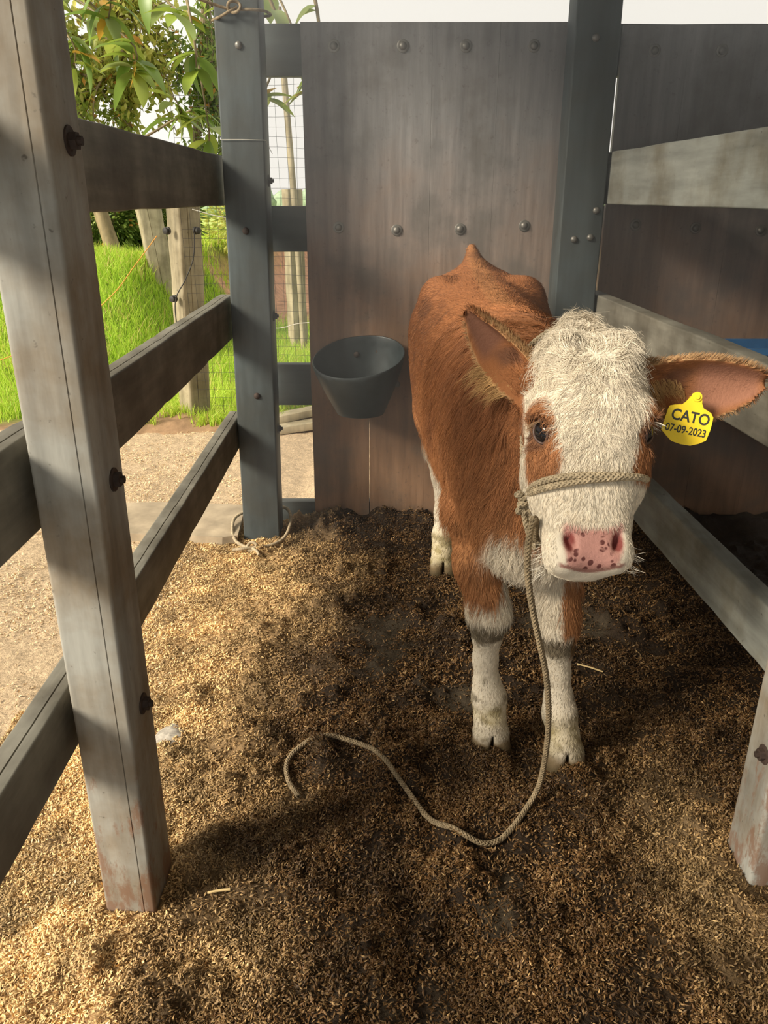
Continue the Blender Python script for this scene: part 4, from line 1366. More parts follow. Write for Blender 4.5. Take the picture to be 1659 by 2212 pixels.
def lettering(text, x0, x1, y0, y1, rot):
    fc = bpy.data.curves.new('lettering', 'FONT'); fc.body = text; fc.size = 1.0; fc.extrude = 0.0; fc.offset = 0.022
    o = bpy.data.objects.new('lettering_src', fc); COL.objects.link(o)
    bpy.context.view_layer.update()
    me = bpy.data.meshes.new_from_object(o.evaluated_get(bpy.context.evaluated_depsgraph_get()))
    bpy.data.objects.remove(o); bpy.data.curves.remove(fc)
    co = np.zeros(len(me.vertices) * 3, np.float32); me.vertices.foreach_get('co', co); co = co.reshape(-1, 3)
    lo, hi = co.min(0), co.max(0)
    w, h = (x1 - x0), (y1 - y0)
    q = np.stack([(co[:, 0] - lo[0]) / (hi[0] - lo[0]) * w - w / 2, (co[:, 1] - lo[1]) / (hi[1] - lo[1]) * h - h / 2], 1)
    c_, s_ = math.cos(rot), math.sin(rot)
    q = np.stack([q[:, 0] * c_ - q[:, 1] * s_ + (x0 + x1) / 2, q[:, 0] * s_ + q[:, 1] * c_ + (y0 + y1) / 2], 1)
    out = [_tr @ Vector((float(a), float(b), 0.00145)) - tagroot.location for a, b in q]
    me.vertices.foreach_set('co', np.array(out, np.float32).ravel())
    me.name = 'lettering'; me.materials.clear(); me.materials.append(M_print); me.update()
    ob = bpy.data.objects.new('lettering', me); link(ob, tagroot)
    ob['label'] = 'black printed lettering'


lettering('CATO', (618 - _cx) * KPX, (1040 - _cx) * KPX, -(1130 - _cy) * KPX, -(1000 - _cy) * KPX, -5 * D2R)
lettering('07-09-2023', (570 - _cx) * KPX, (1022 - _cx) * KPX, -(1262 - _cy) * KPX, -(1172 - _cy) * KPX, -5 * D2R)

# ------------------------------------------------------------------ ropes and strings on the corner post
tether = empty('tether_rope', (-0.5, 2.95, 0))
tag(tether, 'pale rope tied in a loose loop around the foot of the corner post', 'rope')
loop = [(-0.545, 2.775, 0.016), (-0.600, 2.84, 0.018), (-0.628, 2.92, 0.035), (-0.625, 3.01, 0.055), (-0.55, 3.06, 0.07), (-0.47, 3.06, 0.08), (-0.410, 3.02, 0.085), (-0.388, 2.95, 0.06), (-0.405, 2.86, 0.025), (-0.455, 2.80, 0.016), (-0.52, 2.775, 0.018), (-0.56, 2.762, 0.018), (-0.60, 2.765, 0.012)]
tube('loop', spline(loop, 120), 0.0068, M_rope, tether, 10)
tube('knot', [np.array([-0.525 + 0.018 * math.cos(a) * (1 + 0.2 * math.sin(2 * a)), 2.775 + 0.010 * math.sin(a * 1.0), 0.022 + 0.014 * math.sin(a)]) for a in np.linspace(0, 4 * math.pi, 50)], 0.0062, M_rope, tether, 8)
tube('loose_end', spline([(-0.52, 2.77, 0.018), (-0.500, 2.745, 0.016), (-0.488, 2.72, 0.010)], 12), 0.006, M_rope, tether, 8)

tie = empty('post_tie', (-0.47, 2.96, 1.86))
tag(tie, 'grey rope tie knotted around the top of the corner post', 'rope')
ring = [(-0.585, 2.86, 1.885), (-0.50, 2.888, 1.865), (-0.42, 2.888, 1.862), (-0.385, 2.93, 1.865), (-0.385, 3.02, 1.87), (-0.47, 3.045, 1.87), (-0.555, 3.03, 1.865), (-0.56, 2.93, 1.84), (-0.52, 2.886, 1.845), (-0.47, 2.884, 1.87)]
tube('wrap', spline(ring, 90), 0.0045, M_rope_dark, tie, 8)
tube('knot', [np.array([-0.478 + 0.02 * math.cos(a), 2.880 + 0.006 * math.sin(2 * a), 1.868 + 0.016 * math.sin(a)]) for a in np.linspace(0, 4.2 * math.pi, 50)], 0.0048, M_rope_dark, tie, 8)

st = tube('string', [(-0.556, 2.8955, 1.487), (-0.48, 2.8955, 1.487), (-0.404, 2.8955, 1.485), (-0.402, 2.90, 1.484), (-0.400, 3.035, 1.45)], 0.0009, M_whitewire)
tag(st, 'thin pale string stretched across the corner post', 'string')

# ------------------------------------------------------------------ blue tub beyond the right rail, stone, slab, timber
def tub():
    root = empty('blue_trough', (1.60, 2.97, 0.55)); tag(root, 'blue plastic trough on the back wall, mostly hidden behind the right fence rail', 'trough')
    V = []; F = []
    def rr(hx, hy, z, dy=0.0, r=0.04, n=5):
        return [(x + 1.60, y + 2.985 + dy, z) for x, y in rounded_rect(hx * 2, hy * 2, r, n)]
    rings = [rr(0.28, 0.075, 0.53, 0.02), rr(0.355, 0.10, 0.755), rr(0.368, 0.112, 0.760), rr(0.368, 0.112, 0.785), rr(0.355, 0.10, 0.785), rr(0.275, 0.07, 0.545, 0.02)]
    n = len(rings[0])
    for r in rings: V += r
    for i in range(len(rings) - 1):
        for j in range(n):
            k = (j + 1) % n
            F.append((i * n + j, i * n + k, (i + 1) * n + k, (i + 1) * n + j))
    F.append(tuple(range(n - 1, -1, -1))); F.append(tuple((len(rings) - 1) * n + j for j in range(n)))
    body = mesh_obj('trough_body', V, F, M_blue, root, True, 40)
    for x in (1.45, 1.75):
        put_bolt(ME_small, (x, 3.086, 0.72), (0, -1, 0), body)
tub()


def rock(name, c, r, mat, seed, label, cat):
    V, F = uv_sphere((0, 0, 0), 1.0, 18, 12)
    V = np.array(V)
    k = 1 + 0.28 * fbm(V[:, 0] * 1.7 + seed, V[:, 1] * 1.7, V[:, 2] * 1.7, seed=seed, oct=3)
    V = V * k[:, None] * np.array(r) + np.array(c)
    o = mesh_obj(name, V, F, mat); tag(o, label, cat)
rock('stone', (-0.560, 1.64, -0.002), (0.036, 0.052, 0.012), M_stone, 5, 'flat chalk-white stone lying beside the near left post', 'stone')

# broken concrete apron outside the left rails
M_conc = plain('dusty_concrete', (0.36, 0.29, 0.20), 0.9, 0, 9, 0.3, 0.2)
_p = [(-0.600, 2.862), (-0.66, 2.846), (-0.74, 2.866), (-0.80, 2.880), (-0.92, 2.872), (-1.1, 2.90), (-1.35, 2.94), (-1.38, 3.10), (-1.3, 3.22), (-1.0, 3.25), (-0.75, 3.22), (-0.625, 3.20), (-0.61, 3.0)]
Vb = [(x, y, -0.02) for x, y in _p] + [(x + 0.004, y + 0.006, 0.026 + 0.006 * math.sin(9 * x)) for x, y in _p]
n = len(_p)
slab = mesh_obj('concrete_slab', Vb, [tuple(range(n, 2 * n))[::-1], tuple(range(n))] + [(i, (i + 1) % n, (i + 1) % n + n, i + n) for i in range(n)], M_conc, None, False)
tag(slab, 'broken dusty concrete slab at the foot of the corner post', 'slab')


def beam(name, p0, p1, w, h, mat, label=None, cat=None, group=None, seed=0):
    p0, p1 = np.array(p0, float), np.array(p1, float)
    d = (p1 - p0) / np.linalg.norm(p1 - p0)
    v = np.array([0, 0, 1.0]) if abs(d[2]) < 0.8 else np.array([0, 1.0, 0])
    u = np.cross(d, v); u /= np.linalg.norm(u); v = np.cross(u, d)
    o = extrude(name, rounded_rect(w, h, min(w, h) * 0.12, 2), p0, p1, u, v, mat, None, 16, 0.003, seed=seed, chew=0.1)
    if label: tag(o, label, cat, group)
    return o
beam('timber_plank', (-0.95, 4.50, 0.010), (-0.05, 4.72, 0.150), 0.10, 0.045, M_old_wood, 'upper of two old timber planks lying behind the back wall gap', 'plank', 'old timber planks', 61)
beam('timber_plank', (-1.00, 4.42, -0.030), (0.00, 4.60, 0.085), 0.10, 0.045, M_old_wood, 'lower of two old timber planks lying behind the back wall gap', 'plank', 'old timber planks', 62)


# ------------------------------------------------------------------ rice husk bedding
def husks(name, label, X, Y, size, mat_name, base_z, colf, seed, tilt=0.55, parent=None):
    r = np.random.default_rng(seed)
    n = len(X)
    yaw = r.random(n) * 2 * math.pi
    pit = r.normal(0, tilt, n); rol = r.normal(0, 0.6, n)
    cy, sy, cp, sp, cr, sr = np.cos(yaw), np.sin(yaw), np.cos(pit), np.sin(pit), np.cos(rol), np.sin(rol)
    U = np.stack([cy * cp, sy * cp, sp], 1)
    S = np.stack([-sy, cy, 0 * cy], 1); Nn = np.cross(U, S)
    S2 = S * cr[:, None] + Nn * sr[:, None]; N2 = np.cross(U, S2)
    L = size * (0.65 + 0.7 * r.random(n)); Wd = L * (0.13 + 0.07 * r.random(n))
    C = np.stack([X, Y, base_z + L * 0.30 * np.abs(sp) + 0.0010 + r.random(n) * 0.004], 1)
    u = (U * (L / 2)[:, None]); w = S2 * Wd[:, None]; h = N2 * (Wd * 0.9)[:, None]
    V = np.stack([C - u, C - u * 0.15 + w, C - u * 0.15 - w, C + u * 0.35 + h * 1.0 + w * 0.2, C + u, C - u * 0.1 + h * 1.3], 1)
    # boat shape: two sides meeting at a raised keel
    V = np.stack([C - u, C + w - u * 0.05, C + u, C - w - u * 0.05, C + h], 1).reshape(-1, 3)
    o = np.arange(n)[:, None] * 5
    F = np.concatenate([o + np.array([[0, 4, 1]]), o + np.array([[1, 4, 2]]), o + np.array([[2, 4, 3]]), o + np.array([[3, 4, 0]])])
    me = fast_mesh(name, V, F, M_husk, False)
    add_color(me, 'col', np.repeat(colf(X, Y, r), 5, 0))
    ob = obj_from(name, me, None, 'stuff'); tag(ob, label, 'bedding')
    return ob


M_husk = attr_mat('rice_husk', 'col', 0.55, 0.3)
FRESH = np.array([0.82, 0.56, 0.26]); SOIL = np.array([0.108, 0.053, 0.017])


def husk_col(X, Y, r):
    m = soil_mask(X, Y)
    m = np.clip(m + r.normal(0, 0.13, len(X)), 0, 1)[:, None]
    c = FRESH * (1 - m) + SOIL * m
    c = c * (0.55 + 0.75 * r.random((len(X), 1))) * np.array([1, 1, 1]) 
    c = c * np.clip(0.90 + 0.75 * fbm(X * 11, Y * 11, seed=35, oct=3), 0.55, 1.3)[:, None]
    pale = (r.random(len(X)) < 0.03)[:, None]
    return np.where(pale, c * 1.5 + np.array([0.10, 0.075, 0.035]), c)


r_ = np.random.default_rng(5)
def scatter(n, x0, x1, y0, y1, keep):
    X = r_.uniform(x0, x1, n); Y = r_.uniform(y0, y1, n)
    k = keep(X, Y) > r_.random(n)
    # keep clear of posts
    for (a, b, c, d) in ((-0.553, -0.448, 1.108, 1.238), (-0.58, -0.428, 2.898, 3.032), (0.63, 0.782, 2.898, 3.032), (0.749, 0.863, 1.175, 1.291)):
        k &= ~((X > a) & (X < b) & (Y > c) & (Y < d))
    return X[k], Y[k]


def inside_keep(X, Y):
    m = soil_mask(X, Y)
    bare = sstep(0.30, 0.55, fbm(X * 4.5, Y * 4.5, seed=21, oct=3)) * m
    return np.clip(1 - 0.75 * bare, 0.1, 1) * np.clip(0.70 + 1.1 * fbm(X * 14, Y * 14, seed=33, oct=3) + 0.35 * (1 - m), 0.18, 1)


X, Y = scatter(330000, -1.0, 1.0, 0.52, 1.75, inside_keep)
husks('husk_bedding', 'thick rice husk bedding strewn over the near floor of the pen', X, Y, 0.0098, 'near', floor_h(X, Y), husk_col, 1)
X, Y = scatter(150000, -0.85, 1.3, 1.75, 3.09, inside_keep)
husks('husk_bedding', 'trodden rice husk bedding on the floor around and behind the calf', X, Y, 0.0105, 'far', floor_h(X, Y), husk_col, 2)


def out_col(X, Y, r):
    c = np.repeat(np.array([[0.78, 0.58, 0.34]]), len(X), 0) * (0.6 + 0.65 * r.random((len(X), 1)))
    return c


X, Y = scatter(70000, -3.0, -0.62, 1.0, 4.5, lambda x, y: np.clip(0.35 + 1.2 * fbm(x * 5, y * 5, seed=81, oct=3), 0.05, 1))
husks('husk_bedding', 'pale rice husks scattered on the bare ground left of the fence', X, Y, 0.012, 'out', floor_h(X, Y), out_col, 3)


# a few longer straws
M_straw = plain('dry_straw', (0.62, 0.46, 0.22), 0.6, 0, 60, 0.2)
for (x, y, a, l, lab) in ((-0.335, 1.155, 0.15, 0.045, 'short pale straw beside the foot of the near left post'), (-0.47, 0.83, 1.45, 0.07, 'pale straw standing out of the husks at the lower left'),
                          (0.615, 1.95, -0.6, 0.08, 'yellow straw on the bedding below the right fence')):
    z = float(floor_h(np.array([x]), np.array([y]))[0]) + 0.012
    o = tube('straw', [(x - math.cos(a) * l / 2, y - math.sin(a) * l / 2, z), (x, y, z + 0.003), (x + math.cos(a) * l / 2, y + math.sin(a) * l / 2, z + 0.002)], 0.0026, M_straw, None, 6)
    tag(o, lab, 'straw', 'loose straws')


# ------------------------------------------------------------------ yard: grass
def grass(name, label, n, x0, x1, y0, y1, hgt, wid, seed, keep=None, cols=((0.34, 0.56, 0.04), (0.66, 0.78, 0.12))):
    r = np.random.default_rng(seed)
    X = r.uniform(x0, x1, n); Y = y0 + (y1 - y0) * r.random(n) ** 1.3
    if keep is not None:
        k = keep(X, Y) > r.random(n); X, Y = X[k], Y[k]
    n = len(X)
    Z = outside_h(X, Y)
    h = hgt * (0.5 + 0.9 * r.random(n)) * (0.75 + 0.5 * fbm(X * 2.2, Y * 2.2, seed=seed))
    a = r.random(n) * 2 * math.pi; b = r.random(n) * 2 * math.pi
    W = np.stack([np.cos(a), np.sin(a), 0 * a], 1) * (wid * (0.6 + 0.8 * r.random(n)))[:, None]
    Ld = np.stack([np.cos(b), np.sin(b), 0 * b], 1) * (h * r.uniform(0.1, 0.75, n))[:, None]
    up = np.array([0, 0, 1.0])
    C = np.stack([X, Y, Z - 0.01], 1)
    m1 = C + up * (h * 0.5)[:, None] + Ld * 0.25; tip = C + up * (h * 0.92)[:, None] + Ld
    V = np.stack([C - W, C + W, m1 + W * 0.8, m1 - W * 0.8, tip], 1).reshape(-1, 3)
    o = np.arange(n)[:, None] * 5
    F = np.concatenate([o + np.array([[0, 1, 2]]), o + np.array([[0, 2, 3]]), o + np.array([[3, 2, 4]])])
    me = fast_mesh(name, V, F, M_grass, False)
    t = np.clip(r.random(n) * 0.7 + 0.3 * sstep(-0.4, 0.5, fbm(X * 1.6, Y * 1.6, seed=seed + 3)), 0, 1)[:, None]
    c = np.array(cols[0]) * (1 - t) + np.array(cols[1]) * t
    dry = (r.random(n) < 0.10)[:, None]
    c = np.where(dry, np.array([0.66, 0.52, 0.20]), c)
    add_color(me, 'col', np.repeat(c, 5, 0))
    ob = obj_from(name, me, None, 'stuff'); tag(ob, label, 'grass')
    return ob


M_grass = attr_mat('grass_blade', 'col', 0.5, 0.3, trans=0.45)
def gk(X, Y):
    n = fbm(X * 1.5, Y * 1.5, seed=50)
    return sstep(4.85, 5.15, Y + 0.25 * n) * (1 - 0.7 * sstep(0.3, 0.5, n) * sstep(5.5, 6.2, Y)) * (1 - sstep(8.4, 9.0, Y + n) * sstep(-2.3, -1.7, X))
grass('grass', 'bright green grass of the yard close behind the left fence', 80000, -4.6, 0.3, 4.7, 8.0, 0.15, 0.0032, 12, gk)
grass('grass', 'long grass further out on the bank below the trees', 45000, -7.5, 1.0, 7.5, 14.0, 0.17, 0.006, 13, gk)
grass('grass', 'short grass tufts growing in the mud at the yard edge', 5000, -2.0, -0.5, 4.55, 5.0, 0.09, 0.003, 14, lambda x, y: sstep(0.0, 0.4, fbm(x * 4, y * 4, seed=91)))


# ------------------------------------------------------------------ yard: fence posts, netting, wires
def yard_post(c, w, z0, z1, lean, rot, label, seed, insul=()):
    root = empty('fence_post', (c[0], c[1], z0)); tag(root, label, 'post', 'yard fence posts')
    u = (math.cos(rot), math.sin(rot), 0); v = (-math.sin(rot), math.cos(rot), 0)
    o = extrude('timber', rounded_rect(w, w, w * 0.10, 3, (('b', w * 0.4, 0.006, 0.006),)), (c[0], c[1], z0 - 0.05), (c[0] + lean, c[1], z1), u, v, M_old_wood, root, 20, 0.004, seed=seed, chew=0.08)
    for (x, y, z, ax) in insul:
        put_bolt(ME_insul, (x, y, z), ax, o, 'insulator')
ME_insul = lathe('insulator', [(0.012, -0.002), (0.022, 0.002), (0.022, 0.012), (0.012, 0.016), (0.020, 0.022), (0.018, 0.032), (0.006, 0.036)], M_wire, 12)
yard_post((-1.215, 4.82), 0.150, -0.03, 1.48, 0.05, 0.75, 'square weathered fence post with black insulators beyond the left rails', 71,
          ((-1.245, 4.73, 1.13, (-0.5, -0.85, 0)), (-1.10, 4.76, 1.13, (0.85, -0.5, 0)), (-1.245, 4.73, 0.75, (-0.5, -0.85, 0))))
yard_post((-2.06, 7.5), 0.21, 0.50, 1.42, -0.10, 0.4, 'thick leaning fence post standing on the grass bank under the trees', 72)
yard_post((-0.83, 7.5), 0.15, -0.02, 1.38, 0.0, 0.5, 'far fence post seen through the gap beside the back wall', 73)
pole = tube('pole', [(-0.73, 7.1, -0.02), (-0.755, 7.1, 1.0), (-0.80, 7.1, 2.0), (-0.83, 7.1, 2.7)], [0.030, 0.028, 0.026, 0.024], M_old_wood, None, 10)
tag(pole, 'thin leaning wooden pole behind the gap beside the back wall', 'pole')


def netting():
    Vs, Fs = [], []; off = 0
    r = np.random.default_rng(4)
    x0, x1, z0, z1, sp = -1.16, 0.15, 0.0, 1.95, 0.052
    def P(x, z):
        return np.stack([x + 0.006 * vnoise(z * 5, x * 7, seed=3), 4.70 + 0.03 * fbm(x * 2, z * 2, seed=6), z + 0.007 * vnoise(x * 5, z * 7, seed=4)], 1)
    t = np.linspace(0, 1, 40)
    for x in np.arange(x0, x1, sp):
        v, f, _, _ = tube_arrays(P(np.full(40, x), z0 + (z1 - z0) * t), 0.0011, 3); Vs.append(v); Fs.append(f + off); off += len(v)
    for z in np.arange(z0, z1, sp):
        v, f, _, _ = tube_arrays(P(x0 + (x1 - x0) * t, np.full(40, z)), 0.0011, 3); Vs.append(v); Fs.append(f + off); off += len(v)
    o = obj_from('wire_netting', fast_mesh('wire_netting', np.concatenate(Vs), np.concatenate(Fs), M_wire, True))
    tag(o, 'dark square-mesh netting strung behind the back wall gap', 'netting')
netting()
o = tube('cord', spline([(-1.33, 4.78, 1.10), (-1.50, 4.85, 0.93), (-1.68, 4.85, 0.74), (-2.0, 4.8, 0.52), (-2.6, 4.6, 0.30)], 40), 0.0028, M_cord); tag(o, 'orange cord running from the insulator post down to the left', 'cord')
o = tube('fence_wire', spline([(-3.2, 7.0, 1.35), (-2.4, 6.8, 1.30), (-1.75, 6.2, 1.36), (-1.17, 4.9, 1.26)], 40), 0.003, M_whitewire); tag(o, 'pale wire sagging between the yard posts', 'wire')
o = tube('fence_wire', spline([(-1.10, 4.74, 1.245), (-0.9, 4.72, 1.20), (-0.6, 4.70, 1.19), (0.2, 4.70, 1.20)], 40), 0.0028, M_whitewire); tag(o, 'white wire along the top of the netting', 'wire')
o = tube('fence_wire', spline([(-1.0, 4.66, 0.62), (-0.66, 4.66, 0.585), (-0.5, 4.66, 0.615), (-0.3, 4.66, 0.62), (0.2, 4.66, 0.60)], 40), 0.0022, M_whitewire); tag(o, 'white wire crossing the netting low in the gap', 'wire')
o = tube('fence_wire', spline([(-1.10, 4.745, 1.12), (-1.118, 4.738, 0.98), (-1.17, 4.712, 0.86), (-1.235, 4.70, 0.75), (-1.245, 4.70, 0.60), (-1.235, 4.71, 0.3)], 40), 0.0035, M_wire); tag(o, 'black lead wire hanging down the insulator post', 'wire')


# ------------------------------------------------------------------ trees
def leaf_cloud(P, size, seed, c0, c1, droop=0.3, orange=0.04):
    r = np.random.default_rng(seed); n = len(P)
    U = r.normal(0, 1, (n, 3)); U[:, 2] -= droop * 2; U /= np.linalg.norm(U, axis=1)[:, None]
    S = np.cross(U, r.normal(0, 1, (n, 3))); S /= np.linalg.norm(S, axis=1)[:, None]; N = np.cross(U, S)
    L = size * (0.55 + 0.9 * r.random(n)); w = (S * (L * 0.22)[:, None]); u = U * L[:, None]; h = N * (L * 0.10)[:, None]
    V = np.stack([P, P + u * 0.4 + w, P + u, P + u * 0.4 - w, P + u * 0.45 - h], 1).reshape(-1, 3)
    o = np.arange(n)[:, None] * 5
    F = np.concatenate([o + np.array([[0, 4, 1]]), o + np.array([[1, 4, 2]]), o + np.array([[2, 4, 3]]), o + np.array([[3, 4, 0]])])
    t = r.random((n, 1)); c = np.array(c0) * (1 - t) + np.array(c1) * t
    c = np.where((r.random(n) < orange)[:, None], np.array([0.60, 0.30, 0.06]), c)
    return V, F, np.repeat(c, 5, 0)


M_leaf = attr_mat('leaf', 'col', 0.45, 0.35, trans=0.45)


def tree(name, label, base, top, r0, crown, nleaf, size, seed, c0, c1, nbranch=14, group='trees beyond the yard'):
    """crown: list of (centre, radii) leaf masses; branches reach into them"""
    r = np.random.default_rng(seed)
    root = empty(name, base); tag(root, label, 'tree', group)
    b, t = np.array(base, float), np.array(top, float)
    mid = (b + t) / 2 + np.array([r.normal(0, 0.08), r.normal(0, 0.08), 0])
    tr = spline([b - np.array([0, 0, 0.1]), mid, t], 24)
    tube('trunk', tr, np.linspace(r0, r0 * 0.45, 24), M_bark, root, 10)
    Vs, Fs, Cs = [], [], []; off = 0
    bv, bf = [], []; bo = 0
    per = nleaf // len(crown)
    for c, rad in crown:
        c = np.array(c); rad = np.array(rad)
        pts = []
        for k in range(max(2, nbranch // len(crown))):
            st = tr[r.integers(8, 24)]
            en = c + rad * r.normal(0, 0.5, 3)
            md = (st + en) / 2 + r.normal(0, 0.12, 3)
            path = spline([st, md, en], 16)
            v, f, _, _ = tube_arrays(path, np.linspace(r0 * 0.22, 0.004, 16), 5); bv.append(v); bf.append(f + bo); bo += len(v)
            pts.append(path[5:])
            for q in range(5):
                s0 = path[r.integers(5, 15)]; e0 = s0 + r.normal(0, 0.20, 3) * rad
                p2 = spline([s0, (s0 + e0) / 2 + r.normal(0, 0.03, 3), e0], 8)
                v, f, _, _ = tube_arrays(p2, np.linspace(0.006, 0.002, 8), 4); bv.append(v); bf.append(f + bo); bo += len(v)
                pts.append(p2)
        pts = np.concatenate(pts)
        P = pts[r.integers(0, len(pts), per)] + r.normal(0, 0.055, (per, 3)) * np.array([1, 1, 1])
        V, F, C = leaf_cloud(P, size, seed + len(Vs), c0, c1)
        Vs.append(V); Fs.append(F + off); Cs.append(C); off += len(V)
    obj_from('branches', fast_mesh('branches', np.concatenate(bv), np.concatenate(bf), M_bark, True), root)
    me = fast_mesh('foliage', np.concatenate(Vs), np.concatenate(Fs), M_leaf, False); add_color(me, 'col', np.concatenate(Cs))
    obj_from('foliage', me, root, 'stuff')
    return root


G1, G2, G3, G4 = (0.30, 0.36, 0.06), (0.66, 0.62, 0.16), (0.10, 0.18, 0.035), (0.34, 0.44, 0.09)
tree('tree', 'tall slender tree with pale trunk and yellow-green leaves left of the corner post', (-2.75, 8.9, 0.72), (-2.45, 8.6, 4.2), 0.075,
     [((-2.7, 8.3, 2.4), (0.5, 0.5, 0.5)), ((-2.2, 8.2, 2.9), (0.5, 0.5, 0.5)), ((-2.9, 8.3, 3.2), (0.5, 0.5, 0.5)), ((-2.3, 8.4, 1.9), (0.35, 0.4, 0.35))], 4400, 0.085, 301, G1, G2, 28)
tree('tree', 'dense dark green tree behind the top left rail', (-2.25, 9.4, 0.72), (-1.75, 9.2, 3.6), 0.055,
     [((-1.95, 9.0, 2.05), (0.42, 0.4, 0.35)), ((-1.7, 9.0, 1.75), (0.30, 0.4, 0.25)), ((-1.6, 9.0, 2.5), (0.35, 0.4, 0.4)), ((-1.9, 9.0, 3.0), (0.5, 0.5, 0.4))], 5000, 0.062, 302, G3, G4, 28)
tree('tree', 'vine-hung tree at the far left edge of the yard', (-3.75, 8.0, 0.75), (-3.65, 8.0, 4.2), 0.10,
     [((-3.5, 7.9, 2.2), (0.5, 0.5, 0.5)), ((-3.1, 7.9, 2.7), (0.45, 0.5, 0.5)), ((-3.9, 7.9, 3.0), (0.6, 0.5, 0.5)), ((-3.3, 8.0, 3.5), (0.6, 0.5, 0.5))], 4600, 0.080, 303, G1, G2, 28)
tree('tree', 'leaning tree with bare brown trunk at the top of the grass bank', (-2.62, 8.0, 0.70), (-2.95, 8.3, 2.6), 0.085,
     [((-2.9, 8.3, 2.3), (0.35, 0.4, 0.35)), ((-2.6, 8.2, 1.85), (0.35, 0.4, 0.3))], 1800, 0.07, 304, G1, G4, 10)


def bush(label, c, rad, n, size, seed, c0, c1):
    r = np.random.default_rng(seed)
    root = empty('bush', (c[0], c[1], c[2] - rad[2] * 0.8)); tag(root, label, 'bush', 'bushes below the trees')
    P = r.normal(0, 1, (n, 3)); P = P / np.linalg.norm(P, axis=1)[:, None] * (r.random(n) ** 0.35)[:, None]
    P = P * (1 + 0.3 * fbm(P[:, 0] * 2 + seed, P[:, 1] * 2, P[:, 2] * 2, seed=seed))[:, None] * np.array(rad) + np.array(c)
    V, F, C = leaf_cloud(P, size, seed, c0, c1, 0.1, 0.01)
    me = fast_mesh('foliage', V, F, M_leaf, False); add_color(me, 'col', C)
    obj_from('foliage', me, root, 'stuff')
    for k in range(3):
        tube('stem', spline([(c[0] + 0.1 * k - 0.1, c[1], c[2] - rad[2]), (c[0] + 0.12 * k - 0.12, c[1], c[2] - rad[2] * 0.3), (c[0] + 0.25 * k - 0.25, c[1], c[2] + rad[2] * 0.4)], 12), 0.015, M_bark, root, 6)
bush('dark bush on the bank left of the leaning post', (-3.0, 8.6, 1.10), (0.62, 0.4, 0.50), 5600, 0.075, 401, G3, G4)
bush('dark bush behind the leaning post', (-2.45, 9.0, 1.10), (0.42, 0.4, 0.50), 5000, 0.07, 402, G3, G4)
bush('sunlit bush at the far left of the bank', (-4.3, 8.8, 1.1), (0.7, 0.5, 0.5), 3200, 0.08, 403, G3, G2)
bush('loose green bush behind the netting left of the corner post', (-1.95, 11.0, 1.00), (0.45, 0.5, 0.45), 1500, 0.07, 404, G4, G2)


# large-leaved branch close to the fence: every big leaf is its own part
def leaf_mesh(name, L, w, curl, col, seed):
    n = 7; V = []; F = []
    for i in range(n + 1):
        t = i / n
        ww = w * math.sin(math.pi * min(1, t * 0.97 + 0.03)) ** 0.75 * (1 - 0.25 * t)
        x = L * t; z = -curl * L * t * t
        V += [(x, -ww, z + ww * 0.28), (x, 0, z), (x, ww, z + ww * 0.28)]
    for i in range(n):
        a = i * 3
        F += [(a, a + 3, a + 4, a + 1), (a + 1, a + 4, a + 5, a + 2)]
    me = fast_mesh(name, np.array(V), np.array(F), M_bigleaf, True)
    add_color(me, 'col', np.repeat(np.array([col]), len(V), 0))
    return me


M_bigleaf = attr_mat('glossy_big_leaf', 'col', 0.38, 0.45, trans=0.40)
LEAFS = [leaf_mesh('leaf', 0.15, 0.040, 0.45, (0.30, 0.40, 0.06), 1), leaf_mesh('leaf', 0.13, 0.043, 0.25, (0.38, 0.46, 0.09), 2), leaf_mesh('leaf', 0.16, 0.037, 0.7, (0.20, 0.31, 0.06), 3),
         leaf_mesh('leaf', 0.11, 0.034, 0.3, (0.62, 0.36, 0.06), 4), leaf_mesh('leaf', 0.12, 0.042, 0.5, (0.30, 0.38, 0.14), 5)]
big = empty('large_leaf_tree', (-2.6, 4.1, -0.05))
tag(big, 'tree with large glossy drooping leaves reaching in above the left fence', 'tree', 'trees beyond the yard')
tube('trunk', spline([(-2.6, 4.1, -0.1), (-2.55, 4.12, 1.2), (-2.3, 4.1, 2.4), (-2.0, 4.1, 3.2)], 30), np.linspace(0.07, 0.03, 30), M_bark, big, 10)
rb = np.random.default_rng(909)
branches = [
    [(-2.35, 4.1, 2.2), (-1.75, 3.95, 2.22), (-1.30, 3.85, 2.10), (-1.12, 3.8, 1.93)],
    [(-2.2, 4.1, 2.6), (-1.5, 4.2, 2.55), (-0.95, 4.2, 2.35), (-0.72, 4.2, 2.12)],
    [(-2.35, 4.1, 1.9), (-1.9, 4.3, 1.62), (-1.4, 4.4, 1.55), (-0.98, 4.4, 1.72)],
    [(-2.45, 4.1, 1.7), (-2.1, 4.0, 1.90), (-1.75, 3.95, 1.98), (-1.52, 3.9, 1.92)],
    [(-0.95, 4.2, 2.35), (-0.6, 4.25, 2.25), (-0.50, 4.25, 2.0), (-0.60, 4.25, 1.75)],
    [(-0.6, 4.25, 2.25), (-0.36, 4.2, 2.25), (-0.30, 4.2, 1.95), (-0.36, 4.2, 1.78)],
    [(-1.5, 4.2, 2.55), (-1.25, 4.1, 2.35), (-1.05, 4.05, 2.2), (-0.90, 4.0, 2.05)],
]
spots = []
for i, bp in enumerate(branches):
    path = spline(bp, 40)
    tube('branch', path, np.linspace(0.013, 0.005, 40), M_bark, big, 7)
    spots += [path[k] for k in rb.integers(18, 40, 9)] + [path[-1]] * 6
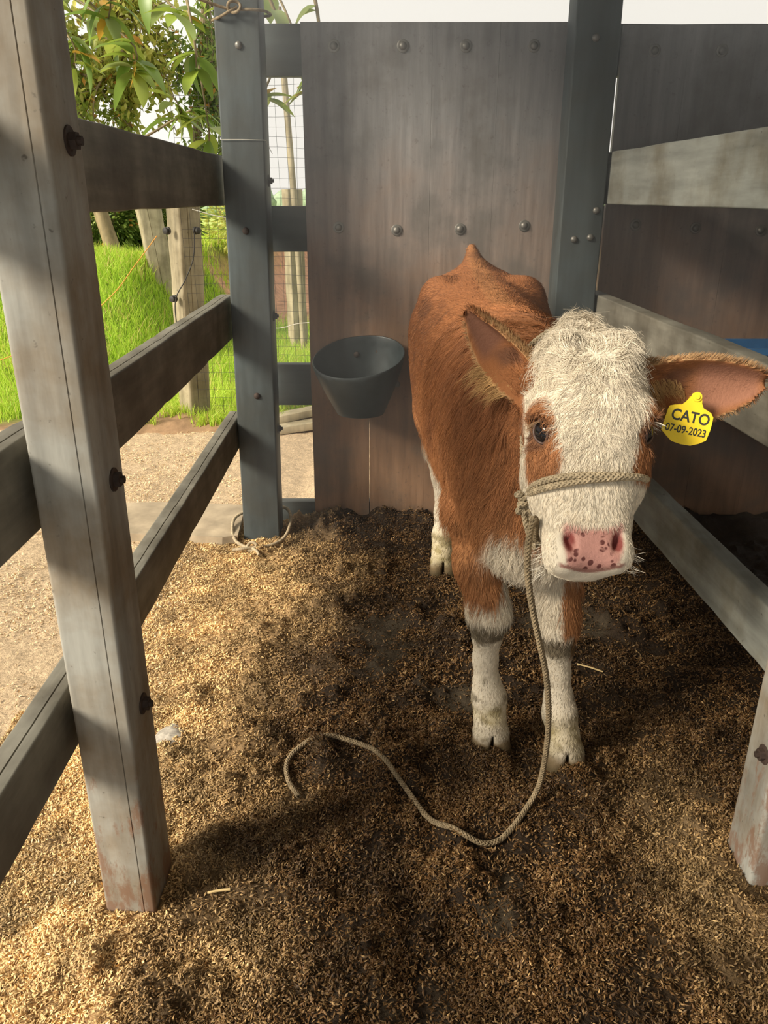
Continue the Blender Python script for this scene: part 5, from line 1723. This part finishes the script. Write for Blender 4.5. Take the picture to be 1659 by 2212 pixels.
for c, nn in (((-1.03, 3.62, 1.84), 15), ((-0.80, 3.75, 1.86), 8), ((-1.12, 3.65, 2.02), 10), ((-1.30, 3.7, 1.86), 7), ((-0.92, 3.8, 1.66), 8), ((-0.78, 3.8, 1.58), 5), ((-1.42, 3.8, 2.05), 8), ((-0.62, 4.0, 2.12), 6), ((-0.40, 4.15, 1.92), 6)):
    c = np.array(c); st = np.array(branches[0][1]) if c[0] < -0.9 else np.array(branches[1][2])
    if c[0] > -0.7: st = np.array(branches[4][1])
    tube('branch', spline([st, (st + c) / 2 + np.array([0, 0, 0.10]), c + np.array([0, 0, 0.05]), c - np.array([0, 0, 0.04])], 24), np.linspace(0.008, 0.0035, 24), M_bark, big, 6)
    spots += [c + np.array([0, 0, rb.uniform(-0.06, 0.07)]) for _ in range(nn)]
for p in spots:
    me = LEAFS[int(rb.choice(5, p=[0.3, 0.25, 0.2, 0.08, 0.17]))]
    o = bpy.data.objects.new('leaf', me)
    d = Vector((rb.normal(0, 1), rb.normal(0, 0.8), rb.normal(-0.25, 0.5))).normalized()
    q = d.to_track_quat('X', 'Z')
    o.rotation_mode = 'QUATERNION'; o.rotation_quaternion = q
    sc = float(rb.uniform(0.75, 1.2)); o.scale = (sc, sc, sc)
    o.location = Vector(p) - big.location
    link(o, big)

# distant tree line at the end of the fields
def far_line():
    Vs, Fs, Cs = [], [], []; off = 0
    r = np.random.default_rng(55)
    root = empty('distant_treeline', (0, 70, 0)); tag(root, 'far hazy tree line at the end of the fields', 'treeline')
    for i in range(46):
        x = -40 + i * 1.8 + r.normal(0, 0.4); y = 70 + r.normal(0, 2.0); hgt = r.uniform(1.3, 3.0)
        V, F = uv_sphere((0, 0, 0), 1.0, 12, 8); V = np.array(V)
        k = 1 + 0.35 * fbm(V[:, 0] * 3 + i, V[:, 1] * 3, V[:, 2] * 3, seed=i, oct=3)
        V = V * k[:, None] * np.array([r.uniform(1.0, 2.0), 1.2, hgt * 0.6]) + np.array([x, y, hgt * 0.5])
        me = fast_mesh('tree_crown', V, np.array(F), M_far, True)
        obj_from('tree_crown', me, root)
M_far = plain('far_foliage', (0.30, 0.40, 0.26), 0.95, 0, 2.0, 0.3, 0.1)
far_line()


# ------------------------------------------------------------------ haze volume added at the back of the pen to imitate lens glare
def haze():
    m = bpy.data.materials.new('glare_haze'); m.use_nodes = True; nt = m.node_tree
    nt.nodes.remove(nt.nodes['Principled BSDF'])
    v = nt.nodes.new('ShaderNodeVolumeScatter')
    v.inputs['Color'].default_value = (0.93, 0.97, 1.0, 1); v.inputs['Density'].default_value = 0.20; v.inputs['Anisotropy'].default_value = 0.55
    nt.links.new(v.outputs[0], nt.nodes['Material Output'].inputs['Volume'])
    x0, x1, y0, y1, z0, z1 = -0.40, 2.30, 1.95, 3.06, 0.36, 2.45
    V = [(x, y, z) for z in (z0, z1) for y in (y0, y1) for x in (x0, x1)]
    F = [(0, 2, 3, 1), (4, 5, 7, 6), (0, 1, 5, 4), (2, 6, 7, 3), (0, 4, 6, 2), (1, 3, 7, 5)]
    o = mesh_obj('glare_haze', V, F, m, None, False); tag(o, 'faint haze added in front of the back wall as lens glare', 'haze', None, 'stuff')


haze()
